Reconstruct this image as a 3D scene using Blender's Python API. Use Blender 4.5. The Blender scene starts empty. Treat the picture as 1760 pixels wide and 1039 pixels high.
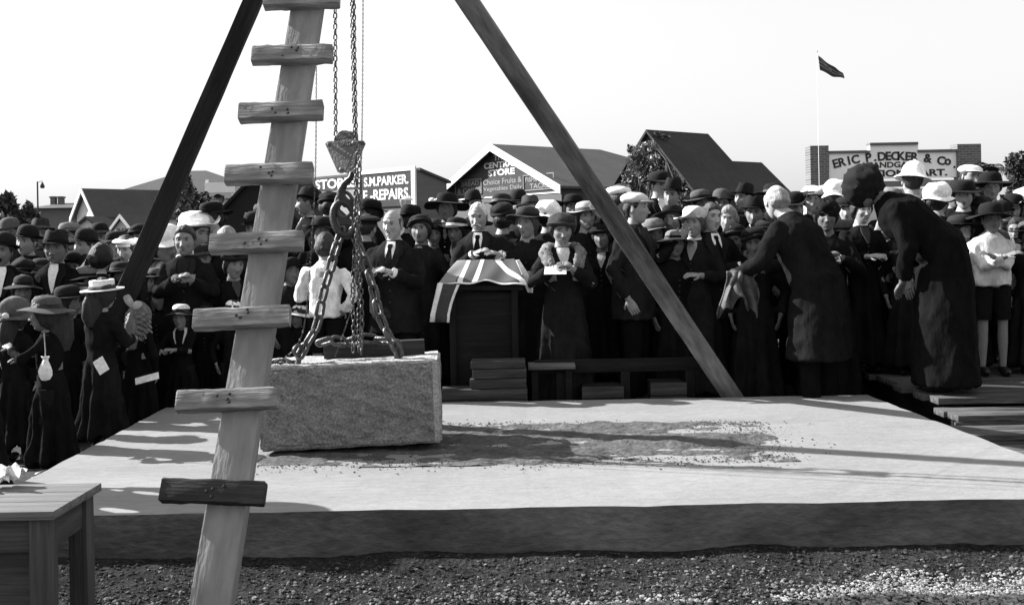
import bpy, bmesh, math, random
import numpy as np
from mathutils import Matrix, Vector

random.seed(7)
RNG = np.random.default_rng(7)
sc = bpy.context.scene
COL = sc.collection
R = math.radians

# ---------------------------------------------------------------- camera, sky, sun, exposure
FPX, CX, CY, CAMH, ROLL = 1760.0, 880.0, 412.0, 1.40, 0.018
cam_d = bpy.data.cameras.new('camera')
cam_d.sensor_width = 36.0
cam_d.lens = 36.0
cam_d.shift_y = (412.0 - 519.5) / 1760.0
cam_d.clip_start = 0.1
cam_d.clip_end = 3000
cam = bpy.data.objects.new('camera', cam_d)
COL.objects.link(cam)
cam.matrix_world = Matrix.Translation((0, 0, CAMH)) @ Matrix.Rotation(R(90), 4, 'X') @ Matrix.Rotation(-math.atan(ROLL), 4, 'Z')
sc.camera = cam

SUN_EL, SUN_BACK = R(32), 0.33        # light runs to the right and a little toward the camera
to_sun = Vector((-1, SUN_BACK, 0)).normalized() * math.cos(SUN_EL) + Vector((0, 0, math.sin(SUN_EL)))
world = bpy.data.worlds.new('World')
sc.world = world
world.use_nodes = True
wn, wl = world.node_tree.nodes, world.node_tree.links
wn.clear()
w_out = wn.new('ShaderNodeOutputWorld')
w_bg = wn.new('ShaderNodeBackground')
w_sky = wn.new('ShaderNodeTexSky')
w_sky.sky_type = 'NISHITA'
w_sky.sun_disc = False
w_sky.sun_elevation = SUN_EL
w_sky.sun_rotation = math.atan2(to_sun.x, to_sun.y)
w_sky.dust_density = 2.5
w_sep = wn.new('ShaderNodeSeparateColor')      # a blue-sensitive plate: grey made from the blue channel
w_mix = wn.new('ShaderNodeMath'); w_mix.operation = 'MULTIPLY_ADD'; w_mix.inputs[1].default_value = 0.30; w_mix.inputs[2].default_value = 1.6   # thin even haze
w_cmb = wn.new('ShaderNodeCombineColor')
wl.new(w_sky.outputs[0], w_sep.inputs[0])
wl.new(w_sep.outputs[2], w_mix.inputs[0])
for i in range(3):
    wl.new(w_mix.outputs[0], w_cmb.inputs[i])
wl.new(w_cmb.outputs[0], w_bg.inputs[0])
w_bg.inputs[1].default_value = 0.10
wl.new(w_bg.outputs[0], w_out.inputs[0])

sun_d = bpy.data.lights.new('sun', 'SUN')
sun_d.energy = 4.2
sun_d.angle = R(0.53)
sun_o = bpy.data.objects.new('sun', sun_d)
COL.objects.link(sun_o)
sun_o.rotation_euler = (-to_sun).to_track_quat('-Z', 'Y').to_euler()
sun_o.location = to_sun * 60

sc.view_settings.view_transform = 'Standard'
sc.view_settings.look = 'None'
sc.view_settings.exposure = 1.8
sc.view_settings.gamma = 1.0
sc.view_settings.use_curve_mapping = False
sc.cycles.max_bounces = 6

# ---------------------------------------------------------------- pixel (1760 wide) -> world
def P(x, y, d):
    dx, dy = x - CX, y - CY
    return Vector(((dx - ROLL * dy) / FPX * d, d, CAMH - (ROLL * dx + dy) / FPX * d))

def G(x, y, z=0.0):
    dx, dy = x - CX, y - CY
    d = (CAMH - z) * FPX / (ROLL * dx + dy)
    return Vector(((dx - ROLL * dy) / FPX * d, d, z))

def ss(a, b, x):
    t = min(1, max(0, (x - a) / (b - a)))
    return t * t * (3 - 2 * t)

DECK_X, DECK_Y, DECK_Z = 2.78, 7.05, 0.26
def bare_ground(x, y):
    return 0.30 * ss(8.25, 9.6, y) * ss(-3.4, -1.3, x)

def ground_z(x, y):
    if x > DECK_X and DECK_Y < y < 9.9: return DECK_Z
    return bare_ground(x, y)

# ---------------------------------------------------------------- materials
MATS = {}
def mat(name, c, rough=0.85, var=0.25, scale=6, stretch=(1, 1, 1), bump=0.2, bscale=60, spec=0.25, metallic=0.0, var2=0.15, scale2=45):
    if name in MATS:
        return MATS[name]
    if c < 0.5: c = c * (0.74 if c > .045 else .65)      # exposure is set for a slow plate
    m = bpy.data.materials.new(name)
    m.use_nodes = True
    n, l = m.node_tree.nodes, m.node_tree.links
    b = n['Principled BSDF']
    tc = n.new('ShaderNodeTexCoord')
    mp = n.new('ShaderNodeMapping'); mp.inputs['Scale'].default_value = stretch
    l.new(tc.outputs['Object'], mp.inputs[0])
    a = n.new('ShaderNodeTexNoise'); a.inputs['Scale'].default_value = scale; a.inputs['Detail'].default_value = 6; a.inputs['Roughness'].default_value = 0.6
    f = n.new('ShaderNodeTexNoise'); f.inputs['Scale'].default_value = scale2; f.inputs['Detail'].default_value = 4
    l.new(mp.outputs[0], a.inputs['Vector']); l.new(mp.outputs[0], f.inputs['Vector'])
    r1 = n.new('ShaderNodeMapRange'); r1.inputs[1].default_value = 0.3; r1.inputs[2].default_value = 0.7
    r1.inputs[3].default_value = 1 - var; r1.inputs[4].default_value = 1 + var
    r2 = n.new('ShaderNodeMapRange'); r2.inputs[1].default_value = 0.3; r2.inputs[2].default_value = 0.7
    r2.inputs[3].default_value = 1 - var2; r2.inputs[4].default_value = 1 + var2
    l.new(a.outputs[0], r1.inputs[0]); l.new(f.outputs[0], r2.inputs[0])
    mu = n.new('ShaderNodeMath'); mu.operation = 'MULTIPLY'
    l.new(r1.outputs[0], mu.inputs[0]); l.new(r2.outputs[0], mu.inputs[1])
    mc = n.new('ShaderNodeMath'); mc.operation = 'MULTIPLY'; mc.inputs[1].default_value = c
    mc.use_clamp = True
    l.new(mu.outputs[0], mc.inputs[0])
    cc = n.new('ShaderNodeCombineColor')
    for i in range(3):
        l.new(mc.outputs[0], cc.inputs[i])
    l.new(cc.outputs[0], b.inputs['Base Color'])
    b.inputs['Roughness'].default_value = rough
    b.inputs['Metallic'].default_value = metallic
    b.inputs['Specular IOR Level'].default_value = spec
    if bump > 0:
        bt = n.new('ShaderNodeTexNoise'); bt.inputs['Scale'].default_value = bscale; bt.inputs['Detail'].default_value = 5
        l.new(mp.outputs[0], bt.inputs['Vector'])
        bp = n.new('ShaderNodeBump'); bp.inputs['Strength'].default_value = bump; bp.inputs['Distance'].default_value = 0.02
        l.new(bt.outputs[0], bp.inputs['Height']); l.new(bp.outputs[0], b.inputs['Normal'])
    MATS[name] = m
    return m

def cloth(c, tag='cloth'):
    c = round(c, 3)
    return mat('%s_%.3f' % (tag, c), c, 0.95, 0.35, 7, (1, 1, .5), 0.5, 22, 0.03)

def felt(c):
    c = round(c, 3)
    return mat('felt_%.3f' % c, c, 0.9, 0.15, 18, (1, 1, 1), 0.08, 120, 0.15)

def hairm(c):
    c = round(c, 3)
    return mat('hair_%.3f' % c, c, 0.6, 0.4, 40, (1, 1, 0.25), 0.5, 120, 0.3)

def skinm(c=0.33):
    c = round(c, 3)
    return mat('skin_%.3f' % c, c, 0.6, 0.10, 25, (1, 1, 1), 0.05, 200, 0.3, 0, 0.06)

WOODS = {}
def wood(name, c, var=0.35, rings=True):
    return mat(name, c, 0.85, var, 3.0, (0.5, 9, 9), 0.35, 14, 0.15, 0, 0.22, 9)

M_WHITE = mat('white_linen', 0.8, 0.9, 0.05, 10, (1, 1, 1), 0.1, 60, 0.1)
M_WHITE2 = mat('soft_white_cloth', 0.72, 0.9, 0.12, 14, (1, 1, 1), 0.3, 40, 0.1)
M_PAPER = mat('paper', 0.8, 0.8, 0.04, 8, (1, 1, 1), 0.05, 60, 0.2)
M_EYE = mat('eye_white', 0.24, 0.3, 0.02, 5, (1, 1, 1), 0, 5, 0.4)
M_IRIS = mat('iris', 0.015, 0.25, 0.02, 5, (1, 1, 1), 0, 5, 0.5)
M_LIP = mat('lip', 0.12, 0.6, 0.05, 20, (1, 1, 1), 0, 5, 0.3)
M_IRON = mat('chain_iron', 0.10, 0.42, 0.35, 30, (1, 1, 1), 0.3, 90, 0.6, 0.55)
M_IRON2 = mat('worn_iron_plate', 0.20, 0.6, 0.35, 14, (1, 1, 1), 0.3, 70, 0.5, 0.25)
M_SHOE = mat('shoe_leather', 0.015, 0.4, 0.2, 10, (1, 1, 1), 0.1, 60, 0.4)
M_STONEBLOCK = mat('dressed_granite', 0.24, 0.95, 0.22, 9, (1, 1, 1), 1.0, 34, 0.05, 0, 0.42, 85)
M_MARGIN_TOP = mat('pale_margin_and_top', 0.42, 0.95, 0.2, 14, (1, 1, 1), 0.6, 70, 0.15, 0, 0.3, 90)

# ---------------------------------------------------------------- mesh helpers
class MB:
    def __init__(s):
        s.v, s.f, s.m, s.n = [], [], [], 0
    def add(s, vf, m=0, M=None):
        v = np.asarray(vf[0], float).reshape(-1, 3)
        if M is not None:
            A = np.array(M)
            v = v @ A[:3, :3].T + A[:3, 3]
        n = s.n
        s.f.extend([tuple(i + n for i in q) for q in vf[1]])
        s.m.extend([m] * len(vf[1]))
        s.v.append(v); s.n += len(v)
        return s
    def verts(s):
        return np.vstack(s.v) if s.v else np.zeros((0, 3))
    def mesh(s, name):
        me = bpy.data.meshes.new(name)
        me.from_pydata(s.verts().tolist(), [], s.f)
        me.polygons.foreach_set('material_index', s.m)
        return me

def wmat(o):
    if o.parent is None:
        return o.matrix_basis.copy()
    return wmat(o.parent) @ o.matrix_parent_inverse @ o.matrix_basis

def link(name, me, mats, parent=None, M=None, smooth=True, angle=40):
    if not isinstance(mats, (list, tuple)):
        mats = [mats]
    if len(me.materials) == 0:
        for m in mats:
            me.materials.append(m)
    if smooth:
        me.shade_smooth()
        me.set_sharp_from_angle(angle=R(angle))
    o = bpy.data.objects.new(name, me)
    COL.objects.link(o)
    if M is not None:
        o.matrix_basis = M
    if parent is not None:
        o.parent = parent
        o.matrix_parent_inverse = wmat(parent).inverted()
    return o

def obj(name, mb, mats, parent=None, M=None, smooth=True, angle=40):
    return link(name, mb.mesh(name), mats, parent, M, smooth, angle)

def share(name, me, parent, M):
    o = bpy.data.objects.new(name, me)
    COL.objects.link(o)
    o.matrix_basis = M
    o.parent = parent
    o.matrix_parent_inverse = wmat(parent).inverted()
    return o

def tag(o, label, cat, group=None):
    o['label'] = label; o['category'] = cat
    if group: o['group'] = group
    return o

def thing(name, loc, label, cat, group=None):
    o = bpy.data.objects.new(name, None)
    o.empty_display_size = 0.2
    o.location = loc
    COL.objects.link(o)
    return tag(o, label, cat, group)

def kind(o, k):
    o['kind'] = k
    return o

def loft(rings, cap0=True, cap1=True, closed=True):
    n = len(rings[0]); v = np.vstack(rings); f = []
    for i in range(len(rings) - 1):
        for j in range(n if closed else n - 1):
            k = (j + 1) % n
            f.append((i * n + j, i * n + k, (i + 1) * n + k, (i + 1) * n + j))
    if cap0: f.append(tuple(range(n - 1, -1, -1)))
    if cap1: f.append(tuple((len(rings) - 1) * n + j for j in range(n)))
    return v, f

def ell(c, a, b, n=16):
    t = np.arange(n) * 2 * math.pi / n
    return np.stack([c[0] + a * np.cos(t), c[1] + b * np.sin(t), np.full(n, c[2])], 1)

def frame(dirn, up=Vector((0, 0, 1))):
    x = Vector(dirn).normalized()
    u = Vector(up)
    if abs(x.dot(u.normalized())) > 0.98:
        u = Vector((0, 1, 0))
    y = u.cross(x).normalized(); z = x.cross(y)
    return x, y, z

def tube(pts, rad, n=8, flat=1.0, up=Vector((0, 0, 1)), cap=True):
    pts = [Vector(p) for p in pts]
    if not hasattr(rad, '__len__'): rad = [rad] * len(pts)
    rings = []; prev = None
    t = np.arange(n) * 2 * math.pi / n
    for i, p in enumerate(pts):
        a = pts[max(0, i - 1)]; b = pts[min(len(pts) - 1, i + 1)]
        d = (b - a).normalized()
        if prev is None:
            _, y, z = frame(d, up)
        else:
            y = (prev - d * prev.dot(d))
            y = y.normalized() if y.length > 1e-6 else frame(d, up)[1]
            z = d.cross(y)
        prev = y
        r = rad[i]
        rings.append(np.array(p) + np.outer(np.cos(t) * r, np.array(y)) + np.outer(np.sin(t) * r * flat, np.array(z)))
    return loft(rings, cap, cap)

def ellipsoid(c, r, nu=14, nv=10, M=None):
    V = []
    for i in range(nv + 1):
        ph = math.pi * i / nv
        for j in range(nu):
            th = 2 * math.pi * j / nu
            V.append((c[0] + r[0] * math.sin(ph) * math.cos(th), c[1] + r[1] * math.sin(ph) * math.sin(th), c[2] + r[2] * math.cos(ph)))
    F = []
    for i in range(nv):
        for j in range(nu):
            k = (j + 1) % nu
            F.append((i * nu + j, (i + 1) * nu + j, (i + 1) * nu + k, i * nu + k))
    V = np.array(V)
    if M is not None:
        A = np.array(M); V = V @ A[:3, :3].T + A[:3, 3]
    return V, F

def box(lo, hi):
    x0, y0, z0 = lo; x1, y1, z1 = hi
    v = [(x0, y0, z0), (x1, y0, z0), (x1, y1, z0), (x0, y1, z0), (x0, y0, z1), (x1, y0, z1), (x1, y1, z1), (x0, y1, z1)]
    return v, [(3, 2, 1, 0), (4, 5, 6, 7), (0, 1, 5, 4), (1, 2, 6, 5), (2, 3, 7, 6), (3, 0, 4, 7)]

def lathe(prof, n=24, sx=1.0, sy=1.0):
    rings = []
    t = np.arange(n) * 2 * math.pi / n
    for r, z in prof:
        rings.append(np.stack([r * sx * np.cos(t), r * sy * np.sin(t), np.full(n, z)], 1))
    return loft(rings, False, False)

def bevel_mesh(name, l, w, t, bev=0.006, seg=2, cuts=0, jit=0.0, taper=1.0):
    bm = bmesh.new()
    bmesh.ops.create_cube(bm, size=1)
    for v in bm.verts:
        k = taper if v.co.x > 0 else 1.0
        v.co.x *= l; v.co.y *= w * k; v.co.z *= t * k
    bmesh.ops.bevel(bm, geom=bm.edges[:], offset=bev, segments=seg, affect='EDGES', profile=0.6)
    if cuts:
        es = [e for e in bm.edges if abs(e.verts[0].co.x - e.verts[1].co.x) > l * 0.5]
        bmesh.ops.subdivide_edges(bm, edges=es, cuts=cuts)
    if jit:
        for v in bm.verts:
            v.co.y += random.uniform(-jit, jit); v.co.z += random.uniform(-jit, jit)
    me = bpy.data.meshes.new(name)
    bm.to_mesh(me); bm.free()
    return me

def beam_matrix(a, b, normal):
    """local X from a to b, local Z near 'normal'; origin at the middle"""
    a, b = Vector(a), Vector(b)
    x = (b - a).normalized()
    z = Vector(normal); z = (z - x * z.dot(x)).normalized()
    y = z.cross(x)
    M = Matrix((x, y, z)).transposed().to_4x4()
    M.translation = (a + b) / 2
    return M

def remesh(mb, voxel, smooth=3):
    me = mb.mesh('tmp')
    o = bpy.data.objects.new('tmp', me)
    COL.objects.link(o)
    m = o.modifiers.new('r', 'REMESH'); m.mode = 'VOXEL'; m.voxel_size = voxel; m.use_smooth_shade = True
    s = o.modifiers.new('s', 'SMOOTH'); s.factor = 0.5; s.iterations = smooth
    dg = bpy.context.evaluated_depsgraph_get()
    me2 = bpy.data.meshes.new_from_object(o.evaluated_get(dg))
    bpy.data.objects.remove(o); bpy.data.meshes.remove(me)
    return me2

def sines(V, freq, seed, octv=3):
    r = np.random.default_rng(seed)
    out = np.zeros(len(V))
    for k in range(octv * 4):
        w = r.normal(size=3); w /= np.linalg.norm(w)
        fr = freq * (1.7 ** (k // 4)) * r.uniform(0.8, 1.25)
        out += np.sin(V @ (w * fr) + r.uniform(0, 6.28)) * 0.6 ** (k // 4)
    return out / 4

def get_v(me):
    a = np.empty(len(me.vertices) * 3); me.vertices.foreach_get('co', a)
    return a.reshape(-1, 3)

def set_v(me, V):
    me.vertices.foreach_set('co', np.ascontiguousarray(V).ravel()); me.update()

# ================================================================ SETTING
def make_ground():
    xs = np.concatenate([np.linspace(-1500, -60, 12), np.linspace(-40, -8, 12), np.linspace(-7, 7, 71), np.linspace(8, 40, 12), np.linspace(60, 1500, 12)])
    ys = np.concatenate([np.linspace(-60, 1.5, 8), np.linspace(2, 14, 73), np.linspace(15, 60, 20), np.linspace(80, 2500, 16)])
    V = []
    for y in ys:
        for x in xs:
            z = bare_ground(x, y)
            if y < 14 and abs(x) < 8:
                z += 0.012 * math.sin(x * 3.1 + y * 2.3) * math.sin(y * 4.7 - x) - 0.008
            if y < 4.62 and abs(x) < 3.6: z -= .05
            V.append((x, y, z - (0.008 if y > 14 else 0)))
    n = len(xs); F = []
    for i in range(len(ys) - 1):
        for j in range(n - 1):
            F.append((i * n + j, i * n + j + 1, (i + 1) * n + j + 1, (i + 1) * n + j))
    m = mat('trodden_earth', 0.06, 0.95, 0.5, 1.6, (1, 1, 1), 0.7, 30, 0.05, 0, 0.35, 30)
    mb = MB(); mb.add((V, F))
    kind(obj('ground', mb, m), 'structure')
make_ground()

ZT = 0.20
SLAB = [G(-76, 889, ZT), G(1950, 853, ZT), G(1490, 678, ZT), G(285, 700, ZT)]
def make_slab():
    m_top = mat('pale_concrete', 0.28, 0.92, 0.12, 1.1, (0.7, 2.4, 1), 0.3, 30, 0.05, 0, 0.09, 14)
    m_side = mat('shaded_concrete_side', 0.14, 0.95, 0.5, 1.8, (0.7, 1, 1.6), 0.5, 30, 0.05, 0, 0.2, 24)  # same concrete as the top; shade on the sides put into the colour
    c = [Vector(p) for p in SLAB]
    bm = bmesh.new()
    lo = [bm.verts.new((p.x, p.y, -0.05)) for p in c]
    hi = [bm.verts.new((p.x, p.y, ZT)) for p in c]
    bm.faces.new(hi)
    for i in range(4):
        bm.faces.new((lo[i], lo[(i + 1) % 4], hi[(i + 1) % 4], hi[i]))
    top_e = [e for e in bm.edges if all(v.co.z > 0.1 for v in e.verts)]
    bmesh.ops.subdivide_edges(bm, edges=[e for e in bm.edges if abs(e.verts[0].co.z - e.verts[1].co.z) < 0.01], cuts=40)
    bmesh.ops.triangulate(bm, faces=[f for f in bm.faces if len(f.verts) > 4])
    bm.normal_update()
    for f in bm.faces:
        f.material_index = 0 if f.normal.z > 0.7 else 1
    for v in bm.verts:
        w = 0.006 * math.sin(v.co.x * 7.3) + 0.004 * math.sin(v.co.x * 19 + v.co.y * 11)
        v.co.y += w; v.co.x += 0.004 * math.sin(v.co.y * 15)
        if v.co.z > .1: v.co.z -= max(0, random.random() - .8) * .02
    me = bpy.data.meshes.new('concrete_slab'); bm.to_mesh(me); bm.free()
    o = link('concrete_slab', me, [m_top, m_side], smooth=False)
    tag(kind(o, 'structure'), 'long pale concrete foundation slab lying under the hanging stone', 'slab')
    # mortar bed spread on the slab
    N = 90; K = 40
    a0, a1 = G(425, 806, ZT), G(1375, 793, ZT)
    b0, b1 = G(480, 727, ZT), G(1305, 724, ZT)
    V = []
    for j in range(K + 1):
        t = j / K
        for i in range(N + 1):
            s = i / N
            p = (a0 * (1 - s) + a1 * s) * (1 - t) + (b0 * (1 - s) + b1 * s) * t
            V.append((p.x, p.y, p.z))
    V = np.array(V)
    S = np.tile(np.linspace(0, 1, N + 1), K + 1); T = np.repeat(np.linspace(0, 1, K + 1), N + 1)
    edge = np.minimum(np.minimum(S, 1 - S) * 14, np.minimum(T, 1 - T) * 5)
    n1 = sines(V * [1, 2.2, 0], 5, 3, 4); n2 = sines(V * [1, 1.6, 0], 24, 5, 3)
    h = np.clip(edge, 0, 1) * 0.016 + n1 * 0.018 + n2 * 0.012 - 0.006 - 0.02 * np.clip(0.35 - edge, 0, 1)
    V[:, 2] = ZT + h
    F = []
    for j in range(K):
        for i in range(N):
            q = (j * (N + 1) + i, j * (N + 1) + i + 1, (j + 1) * (N + 1) + i + 1, (j + 1) * (N + 1) + i)
            if max(V[k, 2] for k in q) > ZT + 0.0005:
                F.append(q)
    mb = MB(); mb.add((V, F))
    mm = mat('wet_mortar', 0.10, 0.95, 0.4, 5, (1, 1.5, 1), 1.0, 22, 0.15, 0, 0.3, 40)
    o = obj('mortar_bed', mb, mm, smooth=True)
    tag(kind(o, 'stuff'), 'rough grey bed of wet mortar spread over the middle of the slab', 'mortar')
make_slab()

def pebbles(name, region, count, rmin, rmax, m, zbase=0.0, flat=0.65, soil_on=1):
    ico = bmesh.new(); bmesh.ops.create_icosphere(ico, subdivisions=1, radius=1)
    bv = np.array([v.co[:] for v in ico.verts]); bf = np.array([[v.index for v in f.verts] for f in ico.faces]); ico.free()
    nb = len(bv)
    vs, fs = [], []
    pts = []
    while len(pts) < count:
        p = region()
        if p is not None: pts.append(p)
    for k, (x, y) in enumerate(pts):
        r = rmin + (rmax - rmin) * random.random() ** 2.5
        A = RNG.normal(size=(3, 3)) * 0.18 + np.eye(3)
        v = (bv * RNG.uniform(.7, 1.25, (nb, 1))) @ A.T * [r, r, r * flat]
        vs.append(v + [x, y, zbase + soil_on * soil_h(x, y) + r * random.uniform(-.1, 0.5)])
        fs.append(bf + k * nb)
    me = bpy.data.meshes.new(name)
    me.from_pydata(np.vstack(vs).tolist(), [], np.vstack(fs).tolist())
    o = link(name, me, m, smooth=False)
    return kind(o, 'stuff')

def soil_h(x, y):
    return -.004 + .012 * math.sin(x * 6.1 + y * 3) * math.sin(y * 9 - x * 2) + .008 * ss(4.1, 4.5, y)

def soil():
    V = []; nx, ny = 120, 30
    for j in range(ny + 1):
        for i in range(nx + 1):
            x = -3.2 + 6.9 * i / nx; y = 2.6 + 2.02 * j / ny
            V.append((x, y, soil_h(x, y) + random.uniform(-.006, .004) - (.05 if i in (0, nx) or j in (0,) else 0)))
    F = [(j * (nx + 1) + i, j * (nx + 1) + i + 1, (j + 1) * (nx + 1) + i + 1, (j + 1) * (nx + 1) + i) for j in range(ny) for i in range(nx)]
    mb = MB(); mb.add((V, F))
    kind(obj('soil', mb, mat('shade_toned_soil', .034, .98, .5, 5, (1, 1, 1), .9, 40, .02, 0, .4, 40)), 'structure')  # soil sheet over paler earth, its colour darkened for shade before the slab
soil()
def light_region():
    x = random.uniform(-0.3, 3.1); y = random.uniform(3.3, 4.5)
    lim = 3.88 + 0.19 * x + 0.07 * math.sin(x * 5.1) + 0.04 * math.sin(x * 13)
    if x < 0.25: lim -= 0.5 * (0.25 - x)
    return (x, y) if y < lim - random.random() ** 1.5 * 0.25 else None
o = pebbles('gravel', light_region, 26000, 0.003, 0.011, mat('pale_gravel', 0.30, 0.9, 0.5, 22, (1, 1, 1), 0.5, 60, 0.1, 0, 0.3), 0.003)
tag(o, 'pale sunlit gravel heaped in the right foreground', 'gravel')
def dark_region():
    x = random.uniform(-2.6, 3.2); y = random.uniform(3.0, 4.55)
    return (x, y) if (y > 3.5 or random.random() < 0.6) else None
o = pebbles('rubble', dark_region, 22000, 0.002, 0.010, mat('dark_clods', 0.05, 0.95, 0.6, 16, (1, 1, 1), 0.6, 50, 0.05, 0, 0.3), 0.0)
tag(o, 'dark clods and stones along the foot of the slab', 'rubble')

def mid_region():
    x = random.uniform(-2.4, 3.2); y = random.uniform(3.2, 4.45)
    return (x, y) if random.random() < (1 - ss(3.7, 4.5, y)) * (.45 + .55 * ss(-1.8, .8, x)) + .06 and not (x < -1.1 and y < 3.75) else None
o = pebbles('grit', mid_region, 16000, 0.002, 0.012, mat('mid_grey_grit', 0.15, 0.9, 0.6, 18, (1, 1, 1), 0.5, 60, 0.05, 0, 0.4), 0.002)
tag(o, 'mid grey grit strewn over the dark soil before the slab', 'grit')
def crumb_region():
    u, v = random.random(), random.random()
    if random.random() < .6:
        e = random.choice('fbr'); k = abs(random.gauss(0, .07))
        if e == 'f': v = .06 - k * 1.2 + random.uniform(0, .1)
        elif e == 'b': v = .95 + k * .8 - random.uniform(0, .1)
        else: u = .93 + k - random.uniform(0, .1)
    p = G(425 + 950 * u, 806 - 13 * u, ZT) * (1 - v) + G(480 + 825 * u, 727 - 3 * u, ZT) * v
    return (p.x, p.y)
o = pebbles('mortar_crumbs', crumb_region, 5200, 0.0015, 0.007, MATS['wet_mortar'], ZT + .002, .55, 0)
tag(o, 'crumbs of mortar scattered round the mortar bed', 'mortar')

# ================================================================ BACKGROUND BUILDINGS
def text_mesh(txt, size, extr=0.01, offset=0.0, sp=1.0):
    cu = bpy.data.curves.new('t', 'FONT')
    cu.body = txt; cu.size = size; cu.extrude = extr; cu.offset = offset; cu.space_character = sp
    cu.align_x = 'CENTER'; cu.align_y = 'CENTER'; cu.resolution_u = 4
    o = bpy.data.objects.new('t', cu); COL.objects.link(o)
    dg = bpy.context.evaluated_depsgraph_get()
    me = bpy.data.meshes.new_from_object(o.evaluated_get(dg))
    bpy.data.objects.remove(o); bpy.data.curves.remove(cu)
    return me

def lettering(parent, txt, pos, u, nrm, width, height, m, offset=0.012, name='lettering'):
    """text centred at pos on a plane with right-axis u and normal nrm, fitted to width x height"""
    me = text_mesh(txt, 1.0, 0.012, offset)
    V = get_v(me)
    lo, hi = V.min(0), V.max(0)
    V -= (lo + hi) / 2
    V[:, 0] *= width / (hi[0] - lo[0]); V[:, 1] *= height / (hi[1] - lo[1])
    V[:, 2] = V[:, 2] / max(1e-6, (hi[2] - lo[2])) * 0.008
    set_v(me, V)
    u = Vector(u).normalized(); nz = Vector(nrm).normalized(); up = nz.cross(u)
    M = Matrix((u, up, nz)).transposed().to_4x4(); M.translation = Vector(pos) + nz * 0.006
    return link(name, me, m, parent, M, smooth=False)

M_LETTER = mat('white_sign_paint', 0.66, 0.8, 0.35, 14, (1, 1, 1), 0, 5, 0.2)
M_LETTER_D = mat('faded_sign_paint', 0.30, 0.8, 0.2, 9, (1, 1, 1), 0, 5, 0.2)
M_BLACKPAINT = mat('black_sign_paint', 0.05, 0.7, 0.2, 9, (1, 1, 1), 0, 5, 0.2)
M_IRONROOF = mat('corrugated_roof', 0.075, 0.75, 0.12, 0.8, (1, 1, 1), 0.3, 5, 0.2, 0, 0.1, 6)
M_DARKROOF = mat('dark_roof', 0.055, 0.9, 0.15, 0.8, (1, 1, 1), 0.3, 5, 0.1, 0, 0.1, 6)
M_TRIM = mat('white_trim', 0.75, 0.8, 0.05, 3, (1, 1, 1), 0.1, 20, 0.2)
M_SIGNWALL = mat('painted_sign_wall', 0.075, 0.85, 0.15, 1.2, (1, 1, 4), 0.2, 10, 0.1)
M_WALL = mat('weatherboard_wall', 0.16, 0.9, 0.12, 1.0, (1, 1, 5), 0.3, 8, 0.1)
M_DARKWALL = mat('dark_weatherboard', 0.07, 0.9, 0.15, 1.0, (1, 1, 5), 0.3, 8, 0.1)  # darker weatherboard tone for cottage, wing and porch door
M_PALEWALL = mat('pale_wall', 0.55, 0.9, 0.08, 1.0, (1, 1, 5), 0.2, 8, 0.1)
M_GLASS = mat('dark_window_glass', 0.02, 0.15, 0.1, 3, (1, 1, 1), 0, 5, 0.5)

def house(name, apex, u, w, length, z_e, z_r, label, wall_m, roof_m, hip=0.0, over=0.25, trim=None, z0=None, back=True):
    """gable front: apex is the ground-plan point below the front ridge end, u runs along the front (to the right)"""
    u = Vector((u[0], u[1], 0)).normalized(); v = Vector((-u.y, u.x, 0))
    a = Vector((apex[0], apex[1], 0))
    z0 = ground_z(a.x, a.y) - 0.3 if z0 is None else z0
    t = thing(name, (a.x, a.y, z0), label, 'building')
    def q(s, tt, z): return a + u * s + v * tt + Vector((0, 0, z))
    h = w / 2
    mb = MB()
    V = [q(-h, 0, z0), q(h, 0, z0), q(h, 0, z_e), q(0, 0, z_r - 0.03), q(-h, 0, z_e),
         q(-h, length, z0), q(h, length, z0), q(h, length, z_e), q(0, length - hip, z_r - 0.03), q(-h, length, z_e)]
    F = [(0, 1, 2, 3, 4), (1, 6, 7, 2), (5, 0, 4, 9), (6, 5, 9, 8, 7)] if hip == 0 else [(0, 1, 2, 3, 4), (1, 6, 7, 2), (5, 0, 4, 9), (6, 5, 9, 7)]
    mb.add((V, F)); obj('wall', mb, wall_m, t, smooth=False)
    sl = (z_r - z_e) / h
    for side in (-1, 1):
        rb = MB()
        e = h + over; ze = z_e - sl * over
        L2 = length + (0 if hip else over)
        top = [q(0, -over, z_r), q(0, length - hip, z_r), q(side * e, L2, ze), q(side * e, -over, ze)]
        Vt = top + [p - Vector((0, 0, 0.09)) for p in top]
        rb.add((Vt, [(0, 1, 2, 3), (7, 6, 5, 4), (0, 4, 5, 1), (1, 5, 6, 2), (2, 6, 7, 3), (3, 7, 4, 0)]))
        ro = obj('roof', rb, roof_m, t, smooth=False)
        if trim:
            tb = MB()
            n = -v
            p0 = q(0, -over - 0.02, z_r + 0.02); p1 = q(side * e, -over - 0.02, ze + 0.02)
            dn = Vector((0, 0, -trim))
            Vb = [p0, p1, p1 + dn, p0 + dn] + [p + n * 0.05 for p in (p0, p1, p1 + dn, p0 + dn)]
            tb.add((Vb, [(0, 1, 2, 3), (7, 6, 5, 4), (0, 4, 5, 1), (1, 5, 6, 2), (2, 6, 7, 3), (3, 7, 4, 0)]))
            obj('bargeboard', tb, M_TRIM, ro, smooth=False)
    if hip:
        rb = MB()
        e = h + over; ze = z_e - sl * over
        V = [q(0, length - hip, z_r), q(e, length, ze), q(-e, length, ze)]
        rb.add((V + [p - Vector((0, 0, 0.09)) for p in V], [(0, 1, 2), (5, 4, 3), (1, 4, 5, 2)]))
        obj('roof', rb, roof_m, t, smooth=False)
    return t, q, u, -v

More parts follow.
